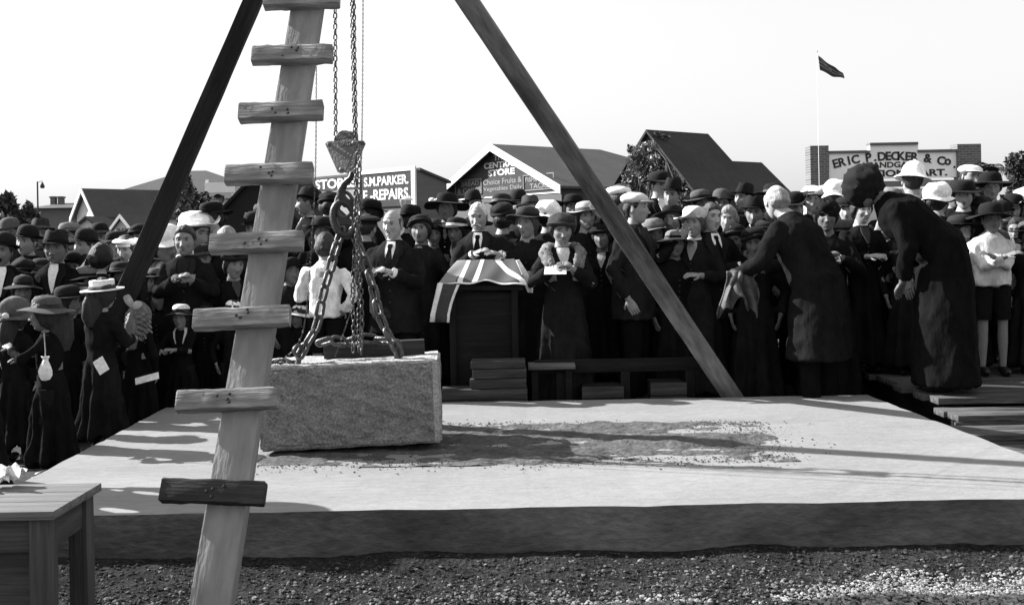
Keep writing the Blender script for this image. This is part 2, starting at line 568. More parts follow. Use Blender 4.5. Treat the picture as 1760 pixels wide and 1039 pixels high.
# the central store
UG = Vector((0.6, -0.8, 0))
t, q, u, n = house('shop_building', (-0.5, 41.2), UG, 8.0, 10, 3.5, 5.25, 'gabled store with white bargeboards and THE CENTRAL STORE lettering', M_SIGNWALL, M_IRONROOF, hip=4.5, over=0.35, trim=0.30)
lettering(t, 'THE', q(0.12, 0, 4.72), u, n, .8, 0.22, M_LETTER, 0.02)
lettering(t, 'CENTRAL', q(0.12, 0, 4.43), u, n, 2.2, 0.25, M_LETTER, 0.03)
lettering(t, 'STORE', q(0.2, 0, 4.12), u, n, 1.8, 0.26, M_LETTER, 0.03)
lettering(t, 'BREAD', q(-2.0, 0, 3.78), u, n, 1.3, 0.2, M_LETTER_D, 0.015)
lettering(t, '& CAKES', q(-2.1, 0, 3.5), u, n, 1.75, 0.2, M_LETTER_D, 0.015)
lettering(t, 'Choice Fruits &', q(0.25, 0, 3.76), u, n, 2.6, 0.22, M_LETTER_D, 0.01)
lettering(t, 'Vegetables Daily', q(0.25, 0, 3.46), u, n, 2.6, 0.22, M_LETTER_D, 0.01)
lettering(t, 'FISHING', q(2.35, 0, 3.72), u, n, 1.15, 0.2, M_LETTER_D, 0.02)
lettering(t, 'TACKLE', q(2.75, 0, 3.45), u, n, 1.4, 0.2, M_LETTER_D, 0.02)
def rule_line(t, q, n, a, b, z0, z1, m, th=0.035):
    def bar(s0, za, s1, zb):
        mb = MB(); p = [q(s0, -0.02, za), q(s1, -0.02, za), q(s1, -0.02, zb), q(s0, -0.02, zb)]
        V = p + [w + n * 0.02 for w in p]
        mb.add((V, [(3, 2, 1, 0), (4, 5, 6, 7), (0, 1, 5, 4), (1, 2, 6, 5), (2, 3, 7, 6), (3, 0, 4, 7)]))
        return mb
    out = MB()
    for args in ((a, z0, b, z0 + th), (a, z1 - th, b, z1), (a, z0 + th, a + th, z1 - th), (b - th, z0 + th, b, z1 - th)):
        m_ = bar(*args); out.add((m_.verts(), m_.f))
    obj('sign_border', out, m, t, smooth=False)
rule_line(t, q, n, -3.1, -1.15, 3.33, 3.95, M_LETTER_D)
rule_line(t, q, n, 1.66, 3.55, 3.28, 3.9, M_LETTER_D)
mb = MB(); mb.add(box((-3.95, -0.06, 3.12), (3.95, -0.002, 3.165)))
A = Matrix((u, -n, (0, 0, 1))).transposed().to_4x4(); A.translation = q(0, 0, 0)
obj('sign_rail', mb, M_TRIM, t, A, smooth=False)
mb = MB(); mb.add(box((-3.98, -0.03, -0.2), (3.98, -0.003, 3.115)))
obj('lower_wall', mb, M_WALL, t, A, smooth=False)

# cycle repair shop with a long sign facade
t, q, u, n = None, None, None, None
fa, fb = Vector((-3.54, 38, 0)), Vector((-9.3, 43.3, 0))
u = (fa - fb).normalized(); v = Vector((-u.y, u.x, 0)); n = -v
t = thing('shop_building', (fb + fa) / 2, 'low shop with a long lettered facade framed in white, PARKER and REPAIRS', 'building')
Lf = (fa - fb).length
def q(s, tt, z): return fb + u * s + v * tt + Vector((0, 0, z))
mb = MB()
mb.add(([q(0, 0, -0.3), q(Lf, 0, -0.3), q(Lf, 0, 4.1), q(0, 0, 4.1), q(0, 1.6, -0.3), q(Lf, 1.6, -0.3), q(Lf, 1.6, 3.7), q(0, 1.6, 3.7)],
        [(0, 1, 2, 3), (1, 5, 6, 2), (5, 4, 7, 6), (4, 0, 3, 7)]))
obj('wall', mb, M_WALL, t, smooth=False)
mb = MB()
top = [q(-0.1, 0.15, 4.14), q(Lf + 0.1, 0.15, 4.14), q(Lf + 0.1, 1.75, 3.7), q(-0.1, 1.75, 3.7)]
mb.add((top + [p - Vector((0, 0, 0.1)) for p in top], [(0, 1, 2, 3), (7, 6, 5, 4), (0, 4, 5, 1), (1, 5, 6, 2), (2, 6, 7, 3), (3, 7, 4, 0)]))
obj('roof', mb, M_IRONROOF, t, smooth=False)
A = Matrix((u, v, (0, 0, 1))).transposed().to_4x4(); A.translation = fb
def panel(name, s0, s1, z0, z1, m, d0=-0.06):
    mb = MB(); mb.add(box((s0, d0, z0), (s1, -0.003, z1))); return obj(name, mb, m, t, A, smooth=False)
panel('sign_panel', Lf - 3.1, Lf - 0.16, 2.75, 4.04, M_SIGNWALL)
panel('sign_panel', 0.1, Lf - 3.3, 3.52, 4.05, M_SIGNWALL)
panel('sign_panel', 0.1, Lf - 3.3, 2.2, 3.5, mat('pale_sign_panel', 0.34, 0.9, 0.1, 1, (1, 1, 1), 0.1, 8, 0.1))
panel('frame', Lf - 3.28, Lf - 3.12, 2.4, 4.04, M_TRIM, -0.09)
panel('frame', Lf - 0.15, Lf + 0.05, 2.3, 4.2, M_TRIM, -0.09)
panel('frame', Lf - 3.28, Lf - 0.16, 4.05, 4.2, M_TRIM, -0.09)
lettering(t, 'S.M.PARKER.', q(Lf - 1.62, -0.06, 3.74), u, n, 2.6, 0.36, M_LETTER, 0.03)
lettering(t, 'E -REPAIRS.', q(Lf - 1.6, -0.06, 3.22), u, n, 2.75, 0.42, M_LETTER, 0.03)
lettering(t, 'VIC STORES', q((Lf - 3.3) / 2 + 0.1, -0.06, 3.79), u, n, 4.1, 0.40, M_LETTER, 0.03)
lettering(t, 'B', q(0.75, -0.06, 3.2), u, n, 0.4, 0.5, M_LETTER, 0.03)

# auction mart sign wall between brick piers
def brickmat():
    m = bpy.data.materials.new('pier_brick'); m.use_nodes = True
    nn, ll = m.node_tree.nodes, m.node_tree.links
    b = nn['Principled BSDF']
    tc = nn.new('ShaderNodeTexCoord'); mp = nn.new('ShaderNodeMapping'); mp.inputs['Rotation'].default_value = (R(90), 0, 0)
    br = nn.new('ShaderNodeTexBrick'); br.inputs['Scale'].default_value = 1.0
    br.inputs['Brick Width'].default_value = 0.23; br.inputs['Row Height'].default_value = 0.085; br.inputs['Mortar Size'].default_value = 0.012
    br.inputs['Color1'].default_value = (0.07, 0.07, 0.07, 1); br.inputs['Color2'].default_value = (0.12, 0.12, 0.12, 1); br.inputs['Mortar'].default_value = (0.2, 0.2, 0.2, 1)
    ll.new(tc.outputs['Object'], mp.inputs[0]); ll.new(mp.outputs[0], br.inputs[0]); ll.new(br.outputs[0], b.inputs['Base Color'])
    b.inputs['Roughness'].default_value = 0.9
    return m
M_BRICK = brickmat()
DE = 35.0
t = thing('auction_building', (P(1535, 400, DE).x, DE, 0), 'auction mart front with a white lettered parapet between two brick piers', 'building')
def rect_box(name, x0, y0, x1, y1, d, depth, m, parent):
    a = P(x0, y1, d); b = P(x1, y0, d)
    mb = MB(); mb.add(box((min(a.x, b.x), d, min(a.z, b.z)), (max(a.x, b.x), d + depth, max(a.z, b.z))))
    return obj(name, mb, m, parent, smooth=False)
rect_box('pier', 1395, 250, 1424, 400, DE - 0.1, 0.6, M_BRICK, t)
rect_box('pier', 1648, 247, 1686, 400, DE - 0.1, 0.6, M_BRICK, t)
mb = MB()
pts = [(1425, 308), (1647, 304), (1647, 260), (1578, 261), (1578, 248), (1495, 249), (1495, 262), (1425, 263)]
fr = [P(x, y, DE) for x, y in pts]; bk = [p + Vector((0, 0.25, 0)) for p in fr]
N8 = 8
mb.add((fr + bk, [tuple(range(N8))] + [tuple(range(2 * N8 - 1, N8 - 1, -1))] + [(i, N8 + i, N8 + (i + 1) % N8, (i + 1) % N8) for i in range(N8)]))
obj('parapet', mb, mat('cream_parapet', 0.85, 0.9, 0.06, 2, (1, 1, 1), 0.1, 10, 0.1), t, smooth=False)
mb = MB()
pts = [(1425, 262), (1495, 261), (1495, 248), (1578, 247), (1578, 260), (1647, 259)]
for i in range(5):
    a, b = P(*pts[i], DE - 0.06), P(*pts[i + 1], DE - 0.06)
    if abs(pts[i][0] - pts[i + 1][0]) > 3:
        mb.add(box((a.x, DE - 0.08, a.z - 0.03), (b.x, DE + 0.3, a.z + 0.05)))
obj('coping', mb, mat('dark_coping', 0.16, 0.9, 0.1, 2), t, smooth=False)
rect_box('cornice', 1424.5, 309, 1647.5, 322, DE - 0.05, 0.5, mat('grey_cornice', 0.22, 0.9, 0.1, 2), t)
rect_box('wall', 1400, 322, 1686, 420, DE + 0.15, 6, M_PALEWALL, t)
# lettering: the first line follows an arch, letter by letter, joined to one part
def arch_letters(txt, x0, x1, yc, sag, hpx, d):
    allv, allf, nbase = [], [], 0
    chars = [c for c in txt]
    for i, ch in enumerate(chars):
        if ch == ' ': continue
        s = i / (len(chars) - 1)
        x = x0 + (x1 - x0) * s
        k = (2 * s - 1)
        y = yc + sag * k * k
        ang = -math.atan2(4 * sag * k, (x1 - x0))
        me = text_mesh(ch, 1, 0.01, 0.03)
        V = get_v(me); lo, hi = V.min(0), V.max(0); V -= (lo + hi) / 2
        big = 0.7
        hh = hpx / FPX * d * (0.25 if ch == '.' else (0.75 if ch == 'o' else 1))
        sc_ = hpx / FPX * d / big
        V[:, 0] *= sc_ * 0.95; V[:, 1] *= hh / (hi[1] - lo[1])
        V[:, 2] = V[:, 2] / max(1e-6, hi[2] - lo[2]) * 0.02
        c, s_ = math.cos(ang), math.sin(ang)
        X = V[:, 0] * c - V[:, 1] * s_; Z = V[:, 0] * s_ + V[:, 1] * c
        if ch == '.': Z -= hpx / FPX * d * 0.4
        p = P(x, y, d)
        allv.append(np.stack([p.x + X, np.full(len(V), d - 0.012) - V[:, 2], p.z + Z], 1))
        allf += [tuple(j + nbase for j in f.vertices) for f in me.polygons]
        nbase += len(V)
        bpy.data.meshes.remove(me)
    mb = MB(); mb.add((np.vstack(allv), allf)); return mb
obj('lettering', arch_letters('ERIC P.DECKER & Co.', 1436, 1640, 268, 13, 15, DE), M_BLACKPAINT, t, smooth=False)
ux, ny = Vector((1, 0, 0)), Vector((0, -1, 0))
lettering(t, 'SANDGATE', P(1535, 283, DE), ux, ny, 84 / FPX * DE, 10 / FPX * DE, M_BLACKPAINT, 0.03)
lettering(t, 'AUCTION MART.', P(1541, 297.5, DE), ux, ny, 174 / FPX * DE, 12 / FPX * DE, M_BLACKPAINT, 0.035)
# awning roof left of the pier
mb = MB()
aw = [P(1355, 332, 33), P(1440, 312, 33), P(1440, 330, 30.5), P(1355, 345, 30.5)]
mb.add((aw + [p - Vector((0, 0, 0.1)) for p in aw], [(0, 3, 2, 1), (4, 5, 6, 7), (0, 1, 5, 4), (1, 2, 6, 5), (2, 3, 7, 6), (3, 0, 4, 7)]))
obj('awning', mb, mat('pale_awning', 0.5, 0.8, 0.1, 2), t, smooth=False)
for xx in (1358, 1437):
    p = P(xx, 340, 30.6); mb = MB(); mb.add(tube([(p.x, p.y, p.z), (p.x, p.y, 0)], 0.05, 8)); obj('awning_post', mb, M_TRIM, t)

# house under the creeper and its lower wing
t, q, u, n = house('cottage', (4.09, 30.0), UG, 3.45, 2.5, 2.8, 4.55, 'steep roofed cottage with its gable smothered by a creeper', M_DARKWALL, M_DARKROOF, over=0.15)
vine_frame = (q, u, n, t)
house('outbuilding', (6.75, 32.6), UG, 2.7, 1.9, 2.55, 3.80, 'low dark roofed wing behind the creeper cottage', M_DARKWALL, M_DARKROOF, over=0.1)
# dark shed behind the ladder
t, q, u, n = house('shed', (P(438, 400, 24).x, 24.0), (0.97, -0.25), 2.35, 3.0, 1.95, 3.02, 'black gabled shed standing behind the ladder', mat('tarred_wall', 0.02, 0.95, 0.2, 2), mat('tarred_roof', 0.018, 0.95, 0.2, 2), over=0.1)
# white gabled villa and its porch, far left
pv = P(150, 400, 46)
t, q, u, n = house('villa', (pv.x, 46.0), (0.72, -0.69), 2.1, 5.0, 2.95, 4.05, 'white gabled villa with a long dark roof, far left', M_PALEWALL, M_IRONROOF, over=0.2, trim=0.2)
for s_ in (-0.45, 0.45):
    mb = MB(); A = Matrix((u, -n, (0, 0, 1))).transposed().to_4x4(); A.translation = q(s_, 0, 0)
    mb.add(box((-0.28, -0.04, 1.4), (0.28, -0.003, 2.4))); w_ = obj('window', mb, M_TRIM, t, A, smooth=False)
    mb = MB(); mb.add(box((-0.22, -0.05, 1.46), (0.22, -0.041, 2.34))); obj('pane', mb, M_GLASS, w_, A, smooth=False)
pv = P(212, 400, 43)
t, q, u, n = house('porch', (pv.x, 43.0), (0.93, -0.36), 1.35, 1.5, 2.05, 2.75, 'small white gabled porch in front of the villa', M_PALEWALL, M_IRONROOF, over=0.15, trim=0.16)
mb = MB(); A = Matrix((u, -n, (0, 0, 1))).transposed().to_4x4(); A.translation = q(0, 0, 0)
mb.add(box((-0.3, -0.04, -0.3), (0.3, -0.003, 1.75))); obj('door', mb, M_DARKWALL, t, A, smooth=False)
pv = P(165, 400, 44.5)
t, q, u, n = house('verandah', (pv.x - 0.2, 44.2), (0.95, -0.3), 1.9, 2.0, 2.1, 2.75, 'verandah roof beside the white porch', M_PALEWALL, M_IRONROOF, hip=0.9, over=0.2)
# big pyramid roof behind it
pv = P(314, 400, 56)
mb = MB(); zr = P(314, 288, 56).z; ze = P(230, 345, 56).z
t = thing('large_house', (pv.x, 58, 0), 'big pyramid roofed house rising behind the villa', 'building')
W_ = 4.9
c_ = [Vector((pv.x - W_, 56 - 1, ze)), Vector((pv.x + W_, 56 - 1, ze)), Vector((pv.x + W_, 64, ze)), Vector((pv.x - W_, 64, ze))]
r_ = [Vector((pv.x - 0.6, 58.5, zr)), Vector((pv.x + 0.6, 58.5, zr))]
mb.add((c_ + r_, [(0, 1, 5, 4), (1, 2, 5), (2, 3, 4, 5), (3, 0, 4), (3, 2, 1, 0)]))
obj('roof', mb, M_IRONROOF, t, smooth=False)
mb = MB(); mb.add(box((pv.x - W_ + 0.4, 55.5, -0.3), (pv.x + W_ - 0.4, 63.5, ze - 0.01))); obj('wall', mb, M_PALEWALL, t, smooth=False)
# little white notice board on posts
a, b = P(352, 331, 38), P(402, 313, 38)
t = thing('notice_board', (a.x, 38, 0), 'small white notice board on posts left of the ladder', 'sign')
mb = MB(); mb.add(box((a.x, 38, a.z), (b.x, 38.06, b.z))); obj('board', mb, M_TRIM, t, smooth=False)
for xx in (a.x + 0.06, b.x - 0.06):
    mb = MB(); mb.add(box((xx - 0.05, 38.065, 0), (xx + 0.05, 38.14, b.z + 0.12))); obj('post', mb, M_TRIM, t, smooth=False)
# low far roofs with chimneys on the left horizon
a, b = P(55, 375, 70), P(128, 345, 70)
t = thing('far_house', (a.x, 72, 0), 'low far house with two chimneys on the left horizon', 'building')
mb = MB(); mb.add(box((a.x, 70, 0), (b.x, 76, P(90, 358, 70).z))); obj('wall', mb, M_WALL, t, smooth=False)
mb = MB(); zz = P(90, 358, 70).z + 0.01; zt = P(90, 346, 70).z
mb.add(([(a.x - .3, 69.5, zz), (b.x + .3, 69.5, zz), (b.x + .3, 76.5, zz), (a.x - .3, 76.5, zz), (a.x + .8, 73, zt), (b.x - .8, 73, zt)], [(0, 1, 5, 4), (1, 2, 5), (2, 3, 4, 5), (3, 0, 4), (3, 2, 1, 0)]))
ro = obj('roof', mb, M_IRONROOF, t, smooth=False)
for xx in (88, 101):
    p = P(xx, 337, 72); mb = MB(); mb.add(box((p.x - .16, 72.2, zz), (p.x + .16, 72.6, p.z))); mb.add(box((p.x - .22, 72.15, p.z - .12), (p.x + .22, 72.65, p.z - .02)))
    obj('chimney', mb, M_WALL, ro, smooth=False)

# street lamp and the flag on its pole
p = P(66, 400, 40); tp = P(66, 312, 40)
t = thing('street_lamp', (p.x, 40, 0), 'thin iron street lamp pole far left against the sky', 'lamp post')
mb = MB(); mb.add(tube([(p.x, 40, -0.1), (p.x, 40, tp.z)], [0.05, 0.03], 8)); obj('pole', mb, mat('dark_iron', 0.05, 0.6, 0.1), t)
q_ = P(73, 318, 40)
mb = MB(); mb.add(tube([(p.x, 40, tp.z - 0.03), (q_.x, 40, tp.z + 0.02), (q_.x, 40, q_.z + 0.1)], 0.012, 6)); obj('bracket', mb, MATS['dark_iron'], t)
mb = MB(); mb.add(lathe([(0.0, 0.12), (0.03, 0.1), (0.09, -0.05), (0.07, -0.12), (0.0, -0.13)], 10)); obj('lamp_head', mb, MATS['dark_iron'], t, Matrix.Translation((q_.x, 40, q_.z)))
DF = 34.0
p = P(1404, 95, DF)
t = thing('flagpole', (p.x, DF, 0), 'slim white flagpole standing beside the auction mart', 'flagpole')
mb = MB(); mb.add(tube([(p.x, DF, 0), (p.x, DF, p.z + 0.1)], [0.012, 0.005], 8)); obj('pole', mb, mat('whitewashed_pole', 0.85, 0.5, 0.02), t)
mb = MB(); mb.add(ellipsoid((p.x, DF, p.z + 0.13), (0.04, 0.04, 0.04), 10, 8)); obj('finial', mb, MATS['whitewashed_pole'], t)
K1, K2 = 26, 12; V = []
c00, c01, c10, c11 = P(1406, 97, DF), P(1409, 122, DF), P(1454, 124, DF), P(1453, 135, DF)
for j in range(K2 + 1):
    for i in range(K1 + 1):
        s, tt = i / K1, j / K2
        pp = (c00 * (1 - s) + c10 * s) * (1 - tt) + (c01 * (1 - s) + c11 * s) * tt
        V.append((pp.x, pp.y + 0.14 * math.sin(s * 9 + tt * 2) * s + 0.25 * s, pp.z + 0.03 * math.sin(s * 8 + 1)))
F = [(j * (K1 + 1) + i, j * (K1 + 1) + i + 1, (j + 1) * (K1 + 1) + i + 1, (j + 1) * (K1 + 1) + i) for j in range(K2) for i in range(K1)]
FM = []
for j in range(K2):
    for i in range(K1):
        s, tt = (i + .5) / K1, (j + .5) / K2
        FM.append(1 if (abs(tt - 0.5) > 0.1 and abs(tt - 0.5) < 0.2) or (abs(tt - s) < 0.06 and s < 0.5) else 0)
mb = MB(); mb.add((V, F)); mb.m = FM
o = obj('flag', mb, [mat('flag_dark', 0.06, 0.9, 0.1), mat('flag_pale', 0.25, 0.9, 0.1)])
o.modifiers.new('thick', 'SOLIDIFY').thickness = 0.01
tag(o, 'flag streaming from the white pole high in the right sky', 'flag')

# ================================================================ TREES
def leaves(mb, centre, rad, count, size, rng, shell=0.3, m=0):
    d = rng.normal(size=(count, 3)); d /= np.linalg.norm(d, axis=1)[:, None]
    r = rng.uniform(shell, 1, count) ** 0.5
    c = np.array(centre) + d * r[:, None] * np.array(rad)
    a = rng.normal(size=(count, 3)); a /= np.linalg.norm(a, axis=1)[:, None]
    b = np.cross(a, rng.normal(size=(count, 3))); b /= np.linalg.norm(b, axis=1)[:, None]
    s = size * rng.uniform(0.6, 1.4, count)[:, None]
    V = np.stack([c - a * s, c + b * s * 0.45, c + a * s, c - b * s * 0.45], 1).reshape(-1, 3)
    F = [(4 * i, 4 * i + 1, 4 * i + 2, 4 * i + 3) for i in range(count)]
    mb.add((V, F), m)

M_LEAF = mat('leaf_dark', 0.06, 0.6, 0.5, 2.5, (1, 1, 1), 0, 5, 0.3, 0, 0.4, 8)
M_LEAF2 = mat('leaf_mid', 0.13, 0.6, 0.6, 2.5, (1, 1, 1), 0, 5, 0.3, 0, 0.5, 8)
M_BARK = mat('bark', 0.08, 0.95, 0.3, 5, (1, 1, 0.3), 0.6, 20)
def tree(name, x, y_base, y_top, d, halfw_px, label, leafm, seed, n=2600, lsize=0.09, cat='tree'):
    rng = np.random.default_rng(seed)
    top = P(x, y_top, d); z0 = ground_z(top.x, d)
    hgt = top.z - z0; rw = halfw_px / FPX * d
    t = thing(name, (top.x, d, z0), label, cat)
    mb = MB()
    mb.add(tube([(top.x, d, z0 - 0.1), (top.x + .1 * rw, d, z0 + hgt * .3), (top.x, d, z0 + hgt * .7)], [0.06 * hgt ** .7, .045 * hgt ** .7, .015], 8))
    cl = []
    for k in range(7):
        a = rng.uniform(0, 6.28); rr = rng.uniform(0.2, .65) * rw; zz = z0 + hgt * rng.uniform(.35, .82)
        c = (top.x + math.cos(a) * rr, d + math.sin(a) * rr * .8, zz)
        mb.add(tube([(top.x, d, z0 + hgt * .3), ((top.x + c[0]) / 2, (d + c[1]) / 2, (zz + z0 + hgt * .3) / 2 + .05), c], [.03 * hgt ** .7, .02 * hgt ** .7, .006], 6))
        cl.append(c)
    obj('trunk', mb, M_BARK, t)
    lb = MB()
    for c in cl:
        leaves(lb, c, (rw * .5, rw * .5, hgt * .2), n // 8, lsize, rng)
    leaves(lb, (top.x, d, z0 + hgt * .88), (rw * .35, rw * .35, hgt * .12), n // 8, lsize, rng)
    obj('crown', lb, leafm, t, smooth=False)
tree('garden_tree', 12, 430, 330, 30, 40, 'dark bushy tree at the far left edge', M_LEAF, 1, 4200, 0.10)
tree('garden_tree', 48, 430, 345, 34, 26, 'smaller tree right of the bushy edge tree', M_LEAF, 2, 2600, 0.09)
tree('garden_tree', 322, 430, 300, 30, 24, 'leafy tree between the villa and the notice board', M_LEAF2, 3, 3000, 0.07)
tree('garden_tree', 346, 430, 330, 28, 22, 'low shrub tree just left of the notice board', M_LEAF, 4, 2200, 0.07)
for k, (x, yt, d, hw, lab) in enumerate([(110, 385, 32, 26, 'grey shrub behind the bowler hats left of the villa'), (165, 388, 30, 30, 'grey shrub below the villa porch'),
                                         (215, 392, 28, 26, 'shrub left of the dark tripod leg'), (265, 395, 29, 24, 'shrub right of the dark tripod leg')]):
    tree('shrub', x, 430, yt, d, hw, lab, M_LEAF2, 20 + k, 1800, 0.07, 'shrub')
tree('garden_tree', 1742, 420, 262, 24, 34, 'dark hedge-like tree at the right edge', M_LEAF, 9, 4600, 0.09)
# palm by the right pier
def palm():
    p = P(1701, 300, 26); top = P(1698, 262, 26); z0 = ground_z(p.x, 26)
    t = thing('palm_tree', (p.x, 26, z0), 'small palm with drooping fronds beside the right brick pier', 'palm')
    mb = MB(); mb.add(tube([(p.x + .1, 26, z0 - .1), (p.x + .05, 26, z0 + 1.2), (top.x, 26, top.z - 0.5)], [.12, .09, .07], 8)); obj('trunk', mb, M_BARK, t)
    for k in range(16):
        a = k * 2.4; L = random.uniform(.75, 1.05); el = random.uniform(.2, 1.2)
        base = Vector((top.x, 26, top.z - .5)); d = Vector((math.cos(a) * math.cos(el), math.sin(a) * math.cos(el), math.sin(el)))
        pts = [base + d * L * s + Vector((0, 0, -1)) * (s * s * L * .8) for s in np.linspace(0, 1, 8)]
        fb = MB(); fb.add(tube(pts, [.016 * (1 - i / 8.5) for i in range(8)], 4))
        for i in range(1, 8):
            for sg in (-1, 1):
                dd = (pts[i] - pts[i - 1]).normalized(); sd = dd.cross(Vector((0, 0, 1))).normalized() * sg
                e = pts[i] + sd * .2 * (1 - i / 11) + dd * .1 - Vector((0, 0, .06))
                fb.add(([pts[i] - dd * .02, e, pts[i] + dd * .03], [(0, 1, 2)]))
                m_ = pts[i - 1] * .5 + pts[i] * .5
                fb.add(([m_ - dd * .02, m_ + sd * .2 * (1 - i / 11) + dd * .1 - Vector((0, 0, .06)), m_ + dd * .03], [(0, 1, 2)]))
        obj('frond', fb, M_LEAF, t, smooth=False)
palm()
# creeper over the cottage gable
def creeper():
    q, u, n, _ = vine_frame
    rng = np.random.default_rng(12)
    t = thing('creeper', q(0, -0.3, -0.1), 'sunlit leafy creeper climbing over the cottage gable', 'creeper')
    st = MB(); lb = MB()
    for k in range(12):
        s0 = rng.uniform(-1.3, 1.5); pts = []
        for i in range(8):
            zz = i / 7
            lim = 1.65 * (1 - max(0, (zz * 4.4 - 2.9)) / 1.7)
            s = max(-lim, min(lim, s0 * (1 - .3 * zz) + .15 * math.sin(i * 1.7 + k)))
            pts.append(q(s, -0.12 - .05 * math.sin(i + k), zz * 4.2))
        st.add(tube(pts, [.03 - .003 * i for i in range(8)], 5))
    obj('stem', st, mat('pale_stem', 0.2, 0.9, 0.2), t)
    for k in range(60):
        zz = rng.uniform(0.2, 4.3); lim = 1.45 if zz < 2.7 else max(.08, 1.5 * (1 - (zz - 2.7) / 1.6))
        s = rng.uniform(-lim, lim) + 0.1
        leaves(lb, q(s, -0.2, zz), (.24, .16, .22), 95, .055, rng, .05, 0 if rng.random() < .55 else 1)
    for zz, s in ((4.0, -1.02), (4.12, -1.0)):
        leaves(lb, q(s, 0.2, zz), (.12, .12, .10), 60, .05, rng, .05, 0)
    for tt in (.1, .25, .4):
        leaves(lb, q(.25 + tt * .4, tt - .1, 4.42 - tt * .3), (.12, .14, .07), 40, .045, rng, .05, 0)
    obj('foliage', lb, [M_LEAF, mat('leaf_bright', 0.22, 0.5, 0.5, 3, (1, 1, 1), 0, 5, 0.4)], t, smooth=False)
creeper()

# ================================================================ TRIPOD, LADDER, HOIST, STONE
APEX = P(597, -345, 6.2)
def beam(name, a, b, w, t_, normal, m, label, cat, taper=1.0, roll=0):
    M = beam_matrix(a, b, normal) @ Matrix.Rotation(roll, 4, 'X')
    me = bevel_mesh(name, (Vector(b) - Vector(a)).length, w, t_, 0.008, 2, 24, 0.0015, taper)
    o = link(name, me, m, None, M)
    return tag(o, label, cat, 'legs of the lifting tripod')
M_POLE_D = wood('dark_hardwood', 0.035, 0.4)
M_POLE_R = mat('weathered_beam', 0.15, 0.9, 0.75, 1.6, (0.8, 4, 4), 0.5, 10, 0.1, 0, 0.25, 8)
M_LADDER = mat('ladder_timber', 0.27, 0.85, 0.30, 1.6, (0.8, 3, 3), 0.4, 16, 0.1, 0, 0.12, 9)
M_CLEAT = mat('cleat_timber', 0.27, 0.88, 0.4, 3, (0.7, 5, 5), 0.5, 14, 0.1, 0, 0.25, 10)
M_CLEAT_D = wood('dark_cleat_timber', 0.05, 0.35)
# left leg
fl = P(111, 720, 7.9); fl.z = 0
beam('tripod_leg', (fl.x, fl.y, -0.05), APEX + Vector((-0.06, 0.05, 0)), 0.155, 0.15, (0.3, -1, 0.2), M_POLE_D, 'black squared tripod leg slanting down into the left crowd', 'tripod leg', 0.62)
fr_ = P(1290, 720, 7.9); fr_.z = 0
beam('tripod_leg', (fr_.x, fr_.y, -0.05), APEX + Vector((-0.08, 0.06, 0)), 0.14, 0.125, (-0.25, -1, 0.1), M_POLE_R, 'weathered squared tripod leg slanting down behind the slab at right', 'tripod leg', 0.92)

def make_ladder():
    foot = P(358, 1050, 3.82)
    A, B = Vector((foot.x, foot.y, -0.03)), APEX + Vector((0.01, -0.12, 0.1))
    ax = (B - A).normalized()
    nrm = Vector((0, -1, 0)); nrm = (nrm - ax * nrm.dot(ax)).normalized()
    t = thing('cleat_ladder', A, 'pole ladder of eight nailed cleats rising in front of the stone', 'ladder')
    W, T = 0.155, 0.085
    M = beam_matrix(A, B, nrm)
    link('pole', bevel_mesh('pole', (B - A).length, W, T, 0.008, 2, 24, 0.001), M_LADDER, t, M)
    def axis_at(y):
        lo, hi = 0.0, 1.0
        for _ in range(40):
            m = (lo + hi) / 2; p = A + (B - A) * m
            X, Yd = p.x / p.y * FPX, (CAMH - p.z) / p.y * FPX
            py = CY + Yd - ROLL * X
            if py > y: lo = m
            else: hi = m
        return A + (B - A) * lo
    rungs = [(458, 588, 3, .06, 0), (438, 576, 97, .045, 0), (416, 560, 194, .06, 0), (393, 543, 300, .05, 0), (368, 527, 417, .06, 0),
             (340, 505, 545, .06, 0), (312, 486, 684, .05, 0), (285, 464, 840, -.03, 1)]
    nb = MB(); nb.add(lathe([(0.0, 0.004), (0.006, 0.003), (0.007, 0), (0.0, -0.002)], 8)); nail_me = nb.mesh('nail'); nail_me.materials.append(mat('nail_iron', 0.03, 0.5, 0.1))
    for xl, xr, yc, slope, dk in rungs:
        c = axis_at(yc + 13)
        d = c.y
        pos = P((xl + xr) / 2, yc + 13, d)
        # bring to the ladder's face plane
        tt = 0.055
        off = (T / 2 + tt / 2)
        pos = pos + nrm * (off - (pos - c).dot(nrm))
        right = Vector((1, 0, 0)); right = (right - nrm * right.dot(nrm)).normalized()
        up = nrm.cross(right)
        rv = right * math.cos(slope - ROLL) + up * math.sin(slope - ROLL)
        ln = (xr - xl) / FPX * (d - .06)
        hgt = 31.0 / FPX * 1.0 * 4.6
        M = beam_matrix(pos - rv * ln / 2, pos + rv * ln / 2, nrm)
        r = link('rung', bevel_mesh('rung', ln, 0.088 * random.uniform(.95, 1.05), tt, 0.007, 2, 10, 0.0028), M_CLEAT_D if dk else M_CLEAT, t, M)
        if dk: r['label'] = 'lowest, darker rung'
        for k in range(4):
            off_ = Vector((random.uniform(-.05, .05), random.uniform(-.028, .028), tt / 2))
            share('nail', nail_me, r, M @ Matrix.Translation(off_))
make_ladder()

